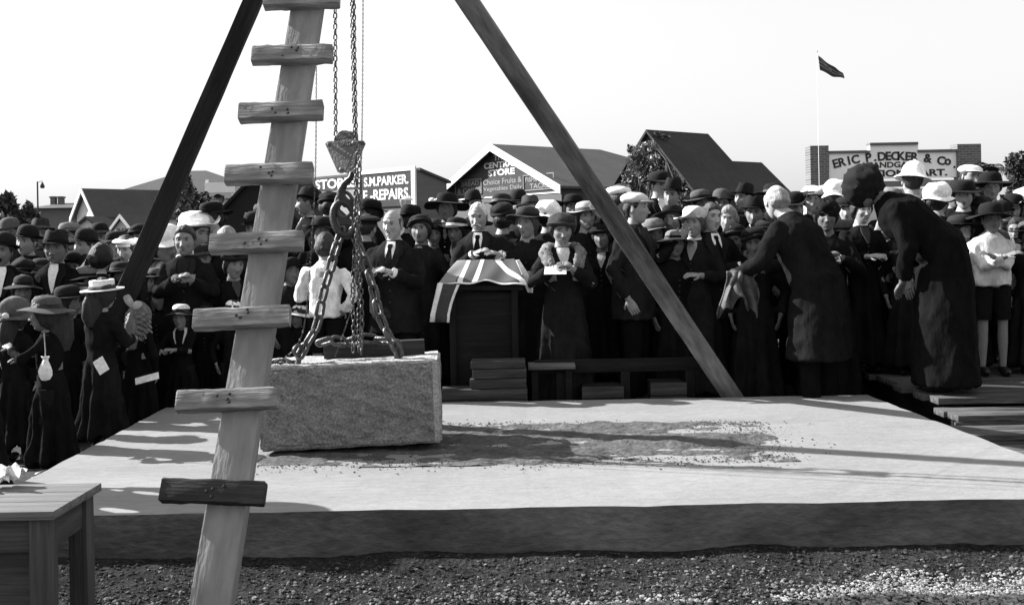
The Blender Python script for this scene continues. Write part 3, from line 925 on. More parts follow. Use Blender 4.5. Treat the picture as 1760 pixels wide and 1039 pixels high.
# ---- stone
BD = 5.83
SB = P(605, 764, BD)                       # middle of the front bottom edge
ST_M = Matrix.Translation((SB.x, SB.y, 0.236)) @ Matrix.Rotation(R(4.0), 4, 'Z') @ Matrix.Rotation(R(-1.1), 4, 'Y')
SW, SH, SD = 1.03, 0.475, 0.50
def make_stone():
    bm = bmesh.new()
    bmesh.ops.create_cube(bm, size=1)
    for v in bm.verts:
        v.co = Vector((v.co.x * SW, (v.co.y + .5) * SD, (v.co.z + .5) * SH))
    bmesh.ops.bevel(bm, geom=bm.edges[:], offset=0.012, segments=2, affect='EDGES')
    bmesh.ops.subdivide_edges(bm, edges=[e for e in bm.edges if e.calc_length() > 0.1], cuts=64, use_grid_fill=True)
    bm.normal_update()
    V = np.array([v.co[:] for v in bm.verts])
    n1 = sines(V, 22, 2, 4); n2 = sines(V, 70, 9, 3)
    for v, a, b in zip(bm.verts, n1, n2):
        mx = min(abs(v.co.x - SW / 2), abs(v.co.x + SW / 2) * 3, 1)
        ins = 1.0 if (abs(v.co.x) < SW / 2 - .045 and .03 < v.co.z < SH - .03) else 0.25
        tool = 0.0
        if v.co.x < -0.12: tool = .004 * math.sin((v.co.x * 1.0 + v.co.z * .7 + .05 * math.sin(9 * v.co.z)) * 130) * max(0, math.sin(v.co.z * 40 + v.co.x * 11))
        v.co += v.normal * ((a * .018 + b * .009 + tool * 2) * ins)
    for f in bm.faces:
        c = f.calc_center_median()
        f.material_index = 1 if (c.x > SW / 2 - .045 and c.y < .03) or c.z > SH - .012 else 0  # paler stone on the right margin strip and the whole top face
    me = bpy.data.meshes.new('foundation_stone'); bm.to_mesh(me); bm.free()
    o = link('foundation_stone', me, [M_STONEBLOCK, M_MARGIN_TOP], None, ST_M, angle=30)
    tag(o, 'big rough granite foundation stone hung just above its mortar bed', 'stone block')
    return o
STONE = make_stone()
STOP = lambda x, y, z=0: ST_M @ Vector((x, y, SH + z))
# eyebolts
for x, y in ((-0.30, .13), (0.265, .16)):
    mb = MB()
    mb.add(tube([(0, 0, -.02), (0, 0, .03), (0, 0, .052)], [.016, .015, .017], 10))
    mb.add(tube([(.028 * math.cos(a), 0, .078 + .028 * math.sin(a)) for a in np.linspace(-math.pi / 2, 1.5 * math.pi, 17)], .011, 8))
    obj('eyebolt', mb, M_IRON, STONE, ST_M @ Matrix.Translation((x, y, SH)) @ Matrix.Rotation(R(35), 4, 'Z'))

def link_mesh(name, L, W, r, n=20, k=8):
    """stadium link, length L and width W outside, along local Z"""
    hl = L / 2 - W / 2; rr = W / 2 - r
    pts = []
    for i in range(n):
        a = 2 * math.pi * i / n
        z = rr * math.sin(a) + (hl if math.sin(a) > 0 else -hl)
        pts.append(Vector((rr * math.cos(a), 0, z)))
    rings = []
    t = np.arange(k) * 2 * math.pi / k
    for i in range(n):
        d = (pts[(i + 1) % n] - pts[i - 1]).normalized()
        nn = Vector((0, 1, 0)); o = d.cross(nn)
        rings.append(np.array(pts[i]) + np.outer(np.cos(t) * r, np.array(nn)) + np.outer(np.sin(t) * r, np.array(o)))
    rings.append(rings[0])
    v, f = loft(rings, False, False)
    return v, f

def path_samples(pts, pitch):
    pts = [Vector(p) for p in pts]
    # Catmull-Rom densify
    dense = []
    for i in range(len(pts) - 1):
        p0, p1, p2, p3 = pts[max(0, i - 1)], pts[i], pts[i + 1], pts[min(len(pts) - 1, i + 2)]
        for s in np.linspace(0, 1, 40, endpoint=False):
            dense.append(0.5 * ((2 * p1) + (p2 - p0) * s + (2 * p0 - 5 * p1 + 4 * p2 - p3) * s * s + (3 * p1 - p0 - 3 * p2 + p3) * s ** 3))
    dense.append(pts[-1])
    out = []; acc = 0; want = pitch / 2
    for i in range(len(dense) - 1):
        seg = dense[i + 1] - dense[i]; L = seg.length
        while acc + L >= want and L > 0:
            out.append((dense[i] + seg * ((want - acc) / L), seg.normalized())); want += pitch
        acc += L
    return out

def chain_mats(pts, pitch, twist0=0.0, jig=0.0):
    res = []
    for i, (p, d) in enumerate(path_samples(pts, pitch)):
        x, y, z = frame(d, Vector((0, 1, 0.01)))
        # local Z along the chain
        M = Matrix((y, z, x)).transposed().to_4x4()
        M = Matrix.Translation(p) @ M @ Matrix.Rotation(twist0 + (R(90) if i % 2 else 0) + random.uniform(-jig, jig), 4, 'Z')
        res.append(M)
    return res

DC = 6.03
lm = MB(); lm.add(link_mesh('link', .043, .029, .0046, 16, 7)); LOAD_ME = lm.mesh('link'); LOAD_ME.materials.append(M_IRON); LOAD_ME.shade_smooth()
bm_ = MB(); bm_.add(link_mesh('link', .118, .070, .0115, 20, 8)); BIG_ME = bm_.mesh('link'); BIG_ME.materials.append(M_IRON); BIG_ME.shade_smooth()

def make_hoist():
    base = P(597, 300, DC)
    t = thing('chain_hoist', base, 'chain block with its sheave, hook and load chains hanging over the stone', 'hoist')
    # pulley block: two triangular cheek plates
    Mb = Matrix.Translation(P(594, 250, DC)) @ Matrix.Rotation(R(-20), 4, 'Z')
    s = DC / FPX
    tri = [(-31, 3), (-26, 7), (27, 8), (31, 3), (6, -46), (-2, -49), (-8, -46)]
    for k, yy in enumerate((-0.045, 0.045)):
        mb = MB()
        a = [(x * s, yy - .007, z * s) for x, z in tri]; b = [(x * s, yy + .007, z * s) for x, z in tri]; n_ = len(tri)
        mb.add((a + b, [tuple(range(n_ - 1, -1, -1)), tuple(range(n_, 2 * n_))] + [(i, (i + 1) % n_, n_ + (i + 1) % n_, n_ + i) for i in range(n_)]))
        pl = obj('cheek_plate', mb, M_IRON2, t, Mb, smooth=False)
        for x, z in ((-24, 2), (24, 2), (-1, -42)):
            mb = MB(); mb.add(ellipsoid((x * s, yy + (-.01 if k == 0 else .01), z * s), (.012, .007, .012), 10, 6)); obj('rivet', mb, M_IRON2, pl, Mb)
    mb = MB(); mb.add(box((-5 * s, -.058, -2 * s), (20 * s, -.0525, 5 * s))); obj('strap', mb, M_IRON, t, Mb, smooth=False)
    mb = MB(); mb.add(lathe([(0, .03), (.062, .03), (.066, .026), (.05, .008), (.05, -.008), (.066, -.026), (.062, -.03), (0, -.03)], 28))
    obj('sheave', mb, M_IRON, t, Mb @ Matrix.Translation((2 * s, 0, 6 * s)) @ Matrix.Rotation(R(90), 4, 'X'))
    # hook
    pts = [(606, 296), (603, 306), (592, 316), (586, 328), (587, 340), (595, 349), (606, 350), (614, 343), (617, 334)]
    rad = [.017, .018, .021, .026, .029, .030, .027, .020, .011]
    mb = MB(); mb.add(tube([P(x, y, DC) for x, y in pts], rad, 10)); obj('hook', mb, mat('black_iron', .045, .45, .3, 20, (1, 1, 1), .2, 60, .5, .4), t)
    # load chains
    for strand in ([(576, -345), (576, 0), (577, 240)], [(603, -345), (605, 0), (610, 245)], [(606, -345), (608, 0), (612, 245)]):
        dd = DC - .05 if strand[0][0] == 606 else DC + (.03 if strand[0][0] == 603 else 0)
        for M in chain_mats([P(x, y, dd) for x, y in strand], .0315, R(20), .15):
            share('link', LOAD_ME, t, M)
    k = 0
    for strand in ([(614, 262), (612, 330), (610, 420), (606, 500), (608, 560), (607, 606)], [(618, 268), (617, 360), (616, 450), (617, 540), (616, 606)], [(612, 290), (612, 390), (619, 470), (622, 540), (621, 604)]):
        for M in chain_mats([P(x, y, DC - .06 - .03 * k) for x, y in strand], .0315, R(20), .5):
            share('link', LOAD_ME, t, M)
        k += 1
make_hoist()
# ring and pear link over the hook
def ring_pts(cx, cy, a, b, d, n=26, tilt=0):
    return [P(cx + a * math.cos(q) + tilt * math.sin(q), cy + b * math.sin(q), d - .02 * math.sin(q * 1)) for q in np.linspace(0, 2 * math.pi, n)]
mb = MB(); mb.add(tube(ring_pts(592, 352, 15, 22, DC), .011, 9, cap=False)); o = obj('lifting_ring', mb, M_IRON); tag(o, 'round iron ring hanging in the hook', 'ring')
mb = MB(); mb.add(tube(ring_pts(592, 376, 19, 29, DC - .03, tilt=4), .022, 10, cap=False)); o = obj('shackle', mb, MATS['black_iron'])
tag(o, 'thick oval iron shackle below the hook', 'shackle')

def sling(pts, label, dstart, dend):
    P3 = [P(x, y, dstart + (dend - dstart) * i / (len(pts) - 1)) for i, (x, y) in enumerate(pts)]
    t = thing('sling_chain', P3[-1], label, 'chain', 'sling chains holding the stone')
    for M in chain_mats(P3, .089, R(30), .2):
        share('link', BIG_ME, t, M)
eL, eR = STOP(-.30, .13, .085), STOP(.265, .16, .085)
sling([(590, 392), (578, 425), (566, 468), (553, 515), (544, 560), (519, 604)], 'heavy sling chain running from the shackle to the left eyebolt', DC - .03, eL.y)
sling([(606, 392), (622, 435), (640, 490), (656, 550), (684, 603)], 'heavy sling chain running from the shackle to the right eyebolt', DC - .03, eR.y)
# slack chain lying across the stone top
def slack():
    t = thing('slack_chain', STOP(-.05, .2), 'slack heavy chain sagging over the timber on the stone', 'chain')
    for M in chain_mats([STOP(-.2, .23, .10), STOP(-.12, .22, .118), STOP(-.02, .25, .10), STOP(.08, .23, .12), STOP(.16, .23, .105), STOP(.24, .19, .10)], .089, R(40), .5):
        share('link', BIG_ME, t, M)
slack()
# endless hand chain
def hand_chain():
    fine = link_mesh('l', .0165, .0105, .0019, 8, 5)
    fv, ff = np.array(fine[0]), fine[1]
    t = thing('hand_chain', STOP(-.3, .1), 'fine endless hand chain hanging either side of the hoist', 'chain')
    d0 = DC - .16
    runs = [[(625, -345), (624, 0), (622, 240), (617, 340), (612, 430), (610, 505), (596, 556), (586, 585), (576, 612)],
            [(546, -345), (544, 100), (542, 300), (535, 430), (528, 520), (519, 575), (500, 606), (480, 620)]]
    mb = MB()
    for r in runs:
        pts = [P(x, y, d0) for x, y in r]
        e = pts[-1]
        for M in chain_mats(pts, .0125, 0, .3): mb.add((fv, ff), 0, M)
    kind(obj('link', mb, M_IRON, t), 'stuff')
    # the pile and the run along the stone top
    mb = MB()
    pile = []
    for i in range(70):
        a = i * .55
        pile.append(STOP(-.405 + .075 * math.cos(a) * random.uniform(.4, 1) + .0006 * i, .05 + .035 * math.sin(a) * random.uniform(.4, 1), .012 + .03 * abs(math.sin(i * .7)) * (1 - abs(math.cos(a)) * .5)))
    for M in chain_mats(pile, .0125, 0, .5): mb.add((fv, ff), 0, M)
    run = [STOP(-.34, .04, .012), STOP(-.2, .03, .008), STOP(-.12, .05, .01), STOP(-.08, .07, .012)]
    for M in chain_mats(run, .0125, 0, .4): mb.add((fv, ff), 0, M)
    kind(obj('chain_heap', mb, M_IRON, t), 'stuff')
hand_chain()
# timber lying along the top of the stone
M = ST_M @ Matrix.Translation((.125, .34, SH + .045))
o = link('timber', bevel_mesh('timber', .60, .07, .09, .004, 2), wood('dark_plank', .05), None, M); tag(o, 'dark timber lying along the back of the stone top', 'timber')

# ================================================================ TIMBER BEHIND THE SLAB
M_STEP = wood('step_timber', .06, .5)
def board(parent, a, b, w, t_, nrm, m, name='board'):
    return link(name, bevel_mesh(name, (Vector(b) - Vector(a)).length, w, t_, .004, 2, 6, .001), m, parent, beam_matrix(a, b, nrm))
def steps():
    d = 7.66
    l0, l1, m0 = P(762, 690, d).x, P(905, 690, d).x, P(812, 690, d).x
    t = thing('timber_stack', ((l0 + l1) / 2, d, 0), 'stepped stack of rough boards right of the stone at the slab edge', 'timber stack')
    z = 0.0
    for k, (x0, h) in enumerate(((l0, .12), (l0, .085), (l0, .08), (m0, .075), (m0, .075), (m0, .06))):
        j = random.uniform(-.02, .02)
        board(t, (x0 + j, d + .13, z + h / 2), (l1 + random.uniform(-.02, .01), d + .13, z + h / 2), .25 if k < 3 else .2, h - .006, (0, 0, 1), M_STEP)
        z += h
    return t
steps()
M_DK = wood('near_black_plank', .018)  # one near-black timber for desk, bench, crates and bearers
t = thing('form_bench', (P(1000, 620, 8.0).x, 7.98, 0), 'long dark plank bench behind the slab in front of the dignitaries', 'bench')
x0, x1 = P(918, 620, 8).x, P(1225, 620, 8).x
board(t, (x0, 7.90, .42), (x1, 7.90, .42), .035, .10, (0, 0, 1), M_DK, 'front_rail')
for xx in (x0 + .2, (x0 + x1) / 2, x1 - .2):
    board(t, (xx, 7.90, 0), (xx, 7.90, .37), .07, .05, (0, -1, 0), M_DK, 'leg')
for (xa, xb, yt, lab) in ((1000, 1072, 664, 'low dim crate behind the slab edge, left of its pair'), (1118, 1180, 657, 'low dim crate nearest the foot of the weathered tripod leg')):
    d = 7.74; a, b = P(xa, yt, d), P(xb, yt, d)
    t = thing('crate', ((a.x + b.x) / 2, d + .15, 0), lab, 'crate')
    nb_ = 3; h = a.z / nb_
    for k in range(nb_):
        board(t, (a.x, d, h * (k + .5)), (b.x, d, h * (k + .5)), .02, h - .008, (0, 0, 1), M_STEP, 'slat')
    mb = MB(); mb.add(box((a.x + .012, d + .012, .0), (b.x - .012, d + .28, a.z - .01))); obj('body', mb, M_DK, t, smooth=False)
o = link('plank', bevel_mesh('plank', .36, .10, .03, .003, 2), wood('bare_plank', .15), None, Matrix.Translation(P(948, 628, 7.86)) @ Matrix.Rotation(R(12), 4, 'X')); tag(o, 'short plank end catching light right of the board stack', 'plank')
c = P(948, 628, 7.86)
for s in (-.13, .13):
    mb = MB(); mb.add(box((c.x + s - .025, 7.84, -.0), (c.x + s + .025, 7.89, c.z - .02))); obj('leg', mb, M_DK, o)

M_DECK = mat('trodden_plank', 0.085, 0.9, 0.6, 2.5, (0.6, 6, 6), 0.5, 12, 0.1, 0, 0.25, 10)
def deck():
    t = thing('timber_platform', (DECK_X + 1.4, DECK_Y, 0), 'low stepped platform of trodden planks to the right of the slab', 'platform')
    y = 6.02
    for k, zz in enumerate((.075, .135, .195)):
        for b in range(2):
            j = random.uniform(-.05, .05)
            board(t, (DECK_X - .02 + j + .05 * k, y + .085, zz - .02), (5.7, y + .085, zz - .02), .165, .04, (0, 0, 1), M_DECK, 'step_board')
            y += .172
        board(t, (DECK_X + .05 * k, y - .34, zz - .065), (5.7, y - .34, zz - .065), .025, .045, (0, 0, 1), M_DECK, 'riser')
    for b in range(16):
        j = random.uniform(-.04, .04)
        board(t, (DECK_X + .12 + j, y + .085, DECK_Z - .025), (5.7, y + .085, DECK_Z - .025), .17, .045, (0, 0, 1), M_DECK, 'deck_board')
        y += .176
    for xx in (DECK_X + .3, 4.2, 5.5):
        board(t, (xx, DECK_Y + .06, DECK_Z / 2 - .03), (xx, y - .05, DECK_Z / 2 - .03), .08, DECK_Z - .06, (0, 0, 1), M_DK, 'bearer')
deck()

# ---- table at lower left with crumpled papers
def make_table():
    zt = .56
    fc, bc = G(110, 878, zt), G(160, 829, zt)
    x1 = fc.x - .035; xl = x1 - 1.25
    y0, y1 = fc.y, bc.y
    t = thing('work_table', ((x1 + xl) / 2, (y0 + y1) / 2, 0), 'rough wooden table at lower left beside the slab', 'table')
    m = wood('table_timber', .19, .25); md = wood('table_frame_timber', .085, .3)
    bw = (y1 - y0) / 3
    for k in range(3):
        me = bevel_mesh('table_board', x1 - xl, bw - .003, .028, .003, 2)
        link('table_board', me, m, t, Matrix.Translation(((x1 + xl) / 2, y0 + bw * (k + .5), zt - .014)))
    ap = .11
    board(t, (xl + .06, y0 + .045, zt - .03 - ap / 2), (x1 - .05, y0 + .045, zt - .03 - ap / 2), .025, ap, (0, 0, 1), md, 'apron')
    board(t, (x1 - .05, y0 + .06, zt - .03 - ap / 2), (x1 - .05, y1 - .05, zt - .03 - ap / 2), .025, ap, (0, 0, 1), md, 'apron')
    for xx in (xl + .1, x1 - .055):
        for yy in (y0 + .05, y1 - .05):
            board(t, (xx, yy, 0), (xx, yy, zt - .03), .065, .065, (0, -1, 0), md, 'leg')
    board(t, (xl + .1, y0 + .09, (zt - .14) / 2), (x1 - .09, y0 + .09, (zt - .14) / 2), .02, zt - .15, (0, 0, 1), md, 'front_panel')
    p = G(8, 838, zt)
    for k, (dx, rz, lab) in enumerate(((-.035, .5, 'crumpled white paper at the far left edge of the table'), (.02, 1.4, 'smaller crumpled paper leaning on its neighbour on the table'))):
        N = 8; V = []
        for j in range(N + 1):
            for i in range(N + 1):
                V.append(((i / N - .5) * .09, (j / N - .5) * .10, .03 + .02 * math.sin(i * 1.3 + k) * math.cos(j * .9) + .05 * abs(i / N - .5) + random.uniform(-.008, .008)))
        F = [(j * (N + 1) + i, j * (N + 1) + i + 1, (j + 1) * (N + 1) + i + 1, (j + 1) * (N + 1) + i) for j in range(N) for i in range(N)]
        mb = MB(); mb.add((V, F))
        o = obj('paper', mb, M_PAPER, None, Matrix.Translation((p.x + dx, p.y, zt + .004)) @ Matrix.Rotation(rz, 4, 'Z') @ Matrix.Rotation(R(16 * (1 - 2 * k)), 4, 'X'), smooth=False)
        o.modifiers.new('thick', 'SOLIDIFY').thickness = .002
        tag(o, lab, 'paper')
make_table()
# ================================================================ PEOPLE
def head_dirs(nu, nv, z_lo=math.pi):
    t = np.arange(nu) / nu
    th = 2 * math.pi * t - 0.5 * np.sin(2 * math.pi * t)
    ph = np.linspace(0.0, z_lo, nv + 1)
    TH, PH = np.meshgrid(th, ph)
    return TH, PH

def head_surface(TH, PH, fem=False, old=False, child=False):
    x = np.sin(PH) * np.sin(TH); y = -np.sin(PH) * np.cos(TH); z = np.cos(PH)
    X, Y, Z = 0.076 * x, 0.095 * y, 0.118 * z
    lo = np.clip(-Z / 0.118, 0, 1)
    sgnY = np.where(Y < 0, 1.0, 0.0)
    jaw = 0.26 if fem else 0.15
    # squarer lower face
    wid = np.sin(PH) ** -0.30
    wid = np.where(Z < 0, np.clip(wid, 1, 1.6), 1)
    X = X * wid * (1 - jaw * lo ** 1.5)
    Y = np.where((Y < 0) & (Z < 0), Y * np.clip(wid, 1, 1.5), Y)
    Y = np.where((Y > 0) & (Z < -0.02), Y * (1 - 0.45 * lo), Y)
    Y = np.where(Y > 0, Y * 1.06, Y)
    # flat face plane
    fl = -0.086 + 0.25 * np.maximum(0, np.abs(X) - 0.03) + 0.10 * np.maximum(0, Z - 0.03)
    Y = np.where((Y < fl) & (Z < 0.09), fl + (Y - fl) * 0.35, Y)
    front = (np.cos(TH) > 0.1) & (Y < 0)
    def g(cx, cz, sx, sz, both=True):
        if both:
            return np.exp(-((np.abs(X) - cx) / sx) ** 2 - ((Z - cz) / sz) ** 2)
        return np.exp(-((X - cx) / sx) ** 2 - ((Z - cz) / sz) ** 2)
    d = np.zeros_like(X)
    nose = 0.9 if (fem or child) else 1.15
    ridge = np.clip((0.022 - Z) / 0.062, 0, 1) * (Z > -0.047)
    d -= nose * 0.023 * ridge ** 1.1 * np.exp(-(X / (0.009 + 0.006 * ridge)) ** 2)
    d -= nose * 0.009 * g(0, -0.034, .011, .009, False)
    d -= 0.006 * g(0.013, -0.038, .007, .008)
    d -= 0.0065 * g(0.028, 0.030, .022, .009) * (0.6 if fem else 1.1)
    d += 0.0175 * g(0.031, 0.010, .016, .011)
    d += 0.004 * g(0.033, -0.008, .014, .004)
    d -= 0.006 * g(0.048, -0.022, .017, .016)
    d += 0.005 * g(0.036, -0.055, .014, .02)
    d -= 0.006 * g(0, -0.058, .021, .0055, False)
    d -= 0.0065 * g(0, -0.071, .018, .0055, False)
    d += 0.0115 * g(0, -0.0645, .026, .003, False)
    d += 0.004 * g(0, -0.083, .02, .006, False)
    d -= 0.010 * g(0, -0.102, .02, .014, False)
    d += 0.0035 * g(0.029, -0.046, .006, .014)
    if old:
        d += 0.006 * g(0.031, -0.05, .005, .018) + 0.003 * g(0.05, -0.05, .004, .022) + 0.002 * np.sin(Z * 260) * (Z > 0.04)
    Y = Y + np.where(front, d, 0)
    Z = Z - np.where(Z < 0, 0.004 * np.cos(TH) * lo, 0)
    return np.stack([X, Y, Z], -1)

def grid_faces(nr, nc, wrap=True):
    F = []
    for i in range(nr - 1):
        for j in range(nc if wrap else nc - 1):
            k = (j + 1) % nc
            F.append((i * nc + j, (i + 1) * nc + j, (i + 1) * nc + k, i * nc + k))
    return F

HEADC = {}
def head_mesh(nu, nv, fem, old, child):
    key = (nu, nv, fem, old, child)
    if key not in HEADC:
        TH, PH = head_dirs(nu, nv)
        HEADC[key] = (TH, PH, head_surface(TH, np.clip(PH, 1e-3, math.pi - 1e-3), fem, old, child))
    return HEADC[key]

def hair_shell(kindh, nu, nv, fem, old, child, seed):
    TH, PH, S = head_mesh(nu, nv, fem, old, child)
    c = np.cos(TH); Z = S[..., 2]
    a = np.abs((TH + math.pi) % (2 * math.pi) - math.pi)          # 0 front .. pi back
    if kindh == 'short':
        zl = np.interp(a, [0, .5, 1.0, 1.35, 1.75, 2.3, math.pi], [.066, .062, .05, -.005, .005, -.06, -.075]); th = .013
    elif kindh == 'recede':
        zl = np.interp(a, [0, .4, .8, 1.25, 1.7, 2.3, math.pi], [.098, .10, .09, .015, .0, -.055, -.072]); th = .010
    elif kindh == 'bald':
        zl = np.interp(a, [0, 1.2, 1.3, 1.8, 2.3, math.pi], [.3, .3, .0, -.01, -.055, -.07]); th = .009
    elif kindh == 'bun':
        zl = np.interp(a, [0, .6, 1.0, 1.35, 1.8, 2.3, math.pi], [.055, .045, .02, -.03, -.06, -.085, -.095]); th = .024
    else:  # long
        zl = np.interp(a, [0, .6, 1.0, 1.35, 1.8, 2.3, math.pi], [.055, .04, .0, -.08, -.11, -.115, -.115]); th = .026
    over = Z - zl
    if kindh == 'bald':
        over = np.minimum(over, .048 - Z + .02 * (a - 1.4))
    nrm = S / (np.linalg.norm(S, axis=-1, keepdims=True) + 1e-9)
    n = sines(S.reshape(-1, 3), 70, seed, 3).reshape(Z.shape)
    n2 = sines(S.reshape(-1, 3) * [1, 1, .35], 220, seed + 3, 2).reshape(Z.shape)
    off = np.clip(over * 0.9, -.006, 1) ; off = np.minimum(off, th) + np.where(over > .006, n * .005 + n2 * .003, 0)
    V = S + nrm * off[..., None]
    nr, nc = Z.shape
    F = [f for f in grid_faces(nr, nc) if max(over.reshape(-1)[i] for i in f) > -0.004]
    return V.reshape(-1, 3), F

def rotm(yaw=0, pitch=0, roll=0):
    """pitch > 0 bows forward (towards -Y), yaw turns about Z"""
    return Matrix.Rotation(yaw, 4, 'Z') @ Matrix.Rotation(pitch, 4, 'X') @ Matrix.Rotation(roll, 4, 'Y')

# ---- hats: built about the head centre, brim plane near z = .045
def hat_parts(kindt, seed):
    r = random.Random(seed)
    out = []                                            # (name, mesh builder, material key)
    def brimmed(crown, rb, curl, droop=0, n=30, th=.004, wob=0, zb=.046, tone='hat', sy=1.1):
        prof = [(0.0, crown[-1][1])] + [(a, b) for a, b in reversed(crown)]
        r0 = crown[0][0]
        pr = prof + [(r0 + .004, zb + .002), (r0 + (rb - r0) * .5, zb), (rb, zb), (rb, zb - th), (r0 + .002, zb - th - .001), (r0 - .004, zb - .004)]
        V, F = lathe(pr, n, 0.94, sy)
        V = V.copy()
        rad = np.hypot(V[:, 0] / .94, V[:, 1] / sy); ang = np.arctan2(V[:, 0], -V[:, 1])
        k = np.clip((rad - r0) / max(1e-4, rb - r0), 0, 1) * (V[:, 2] < zb + .01)
        V[:, 2] += k ** 1.5 * (curl * np.abs(np.sin(ang)) ** 2 - droop) + k * wob * np.sin(3 * ang + seed)
        mb = MB(); mb.add((V, F)); return mb
    if kindt == 'bowler':
        out.append(('hat', brimmed([(.092, .048), (.094, .075), (.092, .105), (.083, .132), (.06, .152), (.03, .16)], .132, .022, .004), 0))
    elif kindt == 'homburg':
        mb = brimmed([(.092, .048), (.092, .08), (.089, .115), (.082, .15), (.07, .163), (.045, .152), (.02, .146)], .145, .018, .006)
        V = mb.v[0]; top = V[:, 2] > .11
        V[top, 2] -= .018 * np.exp(-(V[top, 0] / .03) ** 2); V[top, 0] *= np.where(V[top, 1] < 0, .82, 1)
        out.append(('hat', mb, 0))
    elif kindt == 'wide':
        out.append(('hat', brimmed([(.098, .048), (.105, .07), (.104, .1), (.09, .125), (.05, .138), (.02, .14)], .19, .012, .012, wob=.012, tone='hat'), 0))
    elif kindt == 'verywide':
        out.append(('hat', brimmed([(.1, .048), (.108, .075), (.106, .11), (.09, .135), (.05, .146), (.02, .148)], .225, -.004, .022, wob=.014), 0))
    elif kindt == 'girlhat':
        out.append(('hat', brimmed([(.088, .05), (.09, .075), (.085, .105), (.068, .125), (.04, .134), (.02, .135)], .175, -.006, .022, wob=.006, zb=.05), 0))
    elif kindt == 'boater':
        out.append(('hat', brimmed([(.09, .05), (.09, .075), (.09, .118), (.086, .124), (.05, .125), (.02, .125)], .158, 0, 0, th=.007), 0))
    elif kindt == 'upturn':      # brim lifted on one side
        mb = brimmed([(.096, .05), (.102, .08), (.1, .115), (.08, .14), (.04, .15), (.02, .15)], .185, 0, 0, wob=.008)
        V = mb.v[0]; k = np.clip((np.hypot(V[:, 0], V[:, 1]) - .1) / .09, 0, 1) * (V[:, 2] < .06)
        V[:, 2] += k * .11 * np.clip(V[:, 0] / .17, 0, 1); V[:, 0] -= k * .05 * np.clip(V[:, 0] / .17, 0, 1)
        out.append(('hat', mb, 0))
    elif kindt == 'toque':
        V, F = ellipsoid((0, .005, .085), (.102, .114, .062), 26, 14)
        V = V + (V - [0, 0, .085]) * (sines(V, 50, seed, 3)[:, None] * .12)
        mb = MB(); mb.add((V, F))
        V, F = lathe([(.092, .036), (.118, .040), (.128, .056), (.118, .072), (.096, .074), (.092, .036)], 28, .94, 1.1)
        V = V.copy(); V[:, 2] += .012 * np.sin(2 * np.arctan2(V[:, 0], V[:, 1]) + seed); mb.add((V, F)); out.append(('hat', mb, 0))
    elif kindt == 'fur':
        V, F = ellipsoid((0, .012, .05), (.112, .122, .105), 34, 22)
        V = V + (V - [0, 0, .05]) * ((sines(V, 90, seed, 3) * .09 + sines(V, 240, seed + 1, 2) * .08)[:, None])
        mb = MB(); mb.add((V, F)); out.append(('hat', mb, 0))
    elif kindt == 'bonnet':
        V, F = ellipsoid((0, .01, .075), (.118, .128, .095), 30, 18)
        n = sines(V, 45, seed, 3)
        V = V + (V - [0, 0, .075]) * (n[:, None] * .11)
        mb = MB(); mb.add((V, F))
        b2 = brimmed([(.1, .04), (.1, .05)], .15, 0, .03, wob=.015, zb=.035)
        mb.add((b2.v[0], b2.f)); out.append(('hat', mb, 0))
    elif kindt == 'cap':
        V, F = ellipsoid((0, .005, .075), (.107, .122, .052), 26, 12)
        V[:, 2] += .05 * np.clip(V[:, 1], -.1, .15); V = V + (V - [0, 0, .07]) * (sines(V, 40, seed, 2)[:, None] * .06)
        mb = MB(); mb.add((V, F))
        pk = []
        for i in range(9):
            a = (i / 8 - .5) * 2.0
            for rr, zz in ((.08, .062), (.135, .045), (.135, .041), (.08, .054)):
                pk.append((math.sin(a) * rr * .9, -math.cos(a) * rr * 1.08 - .005, zz - .02 * abs(math.sin(a)) * 0))
        mb.add((pk, [(i * 4 + j, i * 4 + (j + 1) % 4, (i + 1) * 4 + (j + 1) % 4, (i + 1) * 4 + j) for i in range(8) for j in range(4)]))
        out.append(('hat', mb, 0))
    elif kindt == 'sailor':
        V, F = ellipsoid((0, .0, .082), (.122, .128, .034), 28, 10)
        mb = MB(); mb.add((V, F)); v2, f2 = lathe([(.09, .04), (.094, .042), (.096, .068), (.09, .07), (.086, .068), (.088, .04)], 26, .94, 1.08); mb.add((v2, f2))
        out.append(('hat', mb, 0))
    elif kindt == 'helmet':
        V, F = lathe([(0, .165), (.03, .163), (.062, .15), (.088, .122), (.1, .085), (.104, .06), (.118, .046), (.16, .022), (.16, .017), (.11, .038), (.095, .045)], 30, .95, 1.16)
        mb = MB(); mb.add((V, F)); mb.add(ellipsoid((0, 0, .168), (.014, .014, .01), 10, 6)); out.append(('hat', mb, 0))
    if kindt in ('bowler', 'homburg', 'wide', 'verywide', 'girlhat', 'boater', 'upturn'):
        rr = {'bowler': .0945, 'homburg': .094, 'wide': .107, 'verywide': .11, 'girlhat': .092, 'boater': .0925, 'upturn': .104}[kindt]
        V, F = lathe([(rr - .002, .05), (rr + .002, .05), (rr + .002, .074), (rr - .002, .076)], 26, .94, 1.1)
        mb = MB(); mb.add((V, F)); out.append(('hat_band', mb, 1))
    return out

def ik(sh, hand, l1, l2, pole):
    d = hand - sh; D = d.length
    L = min(D, l1 + l2 - .004); dn = d / D
    a = (l1 * l1 - l2 * l2 + L * L) / (2 * L); h = math.sqrt(max(0, l1 * l1 - a * a))
    pp = pole - dn * pole.dot(dn); pp.normalize()
    return sh + dn * a + pp * h, sh + dn * L

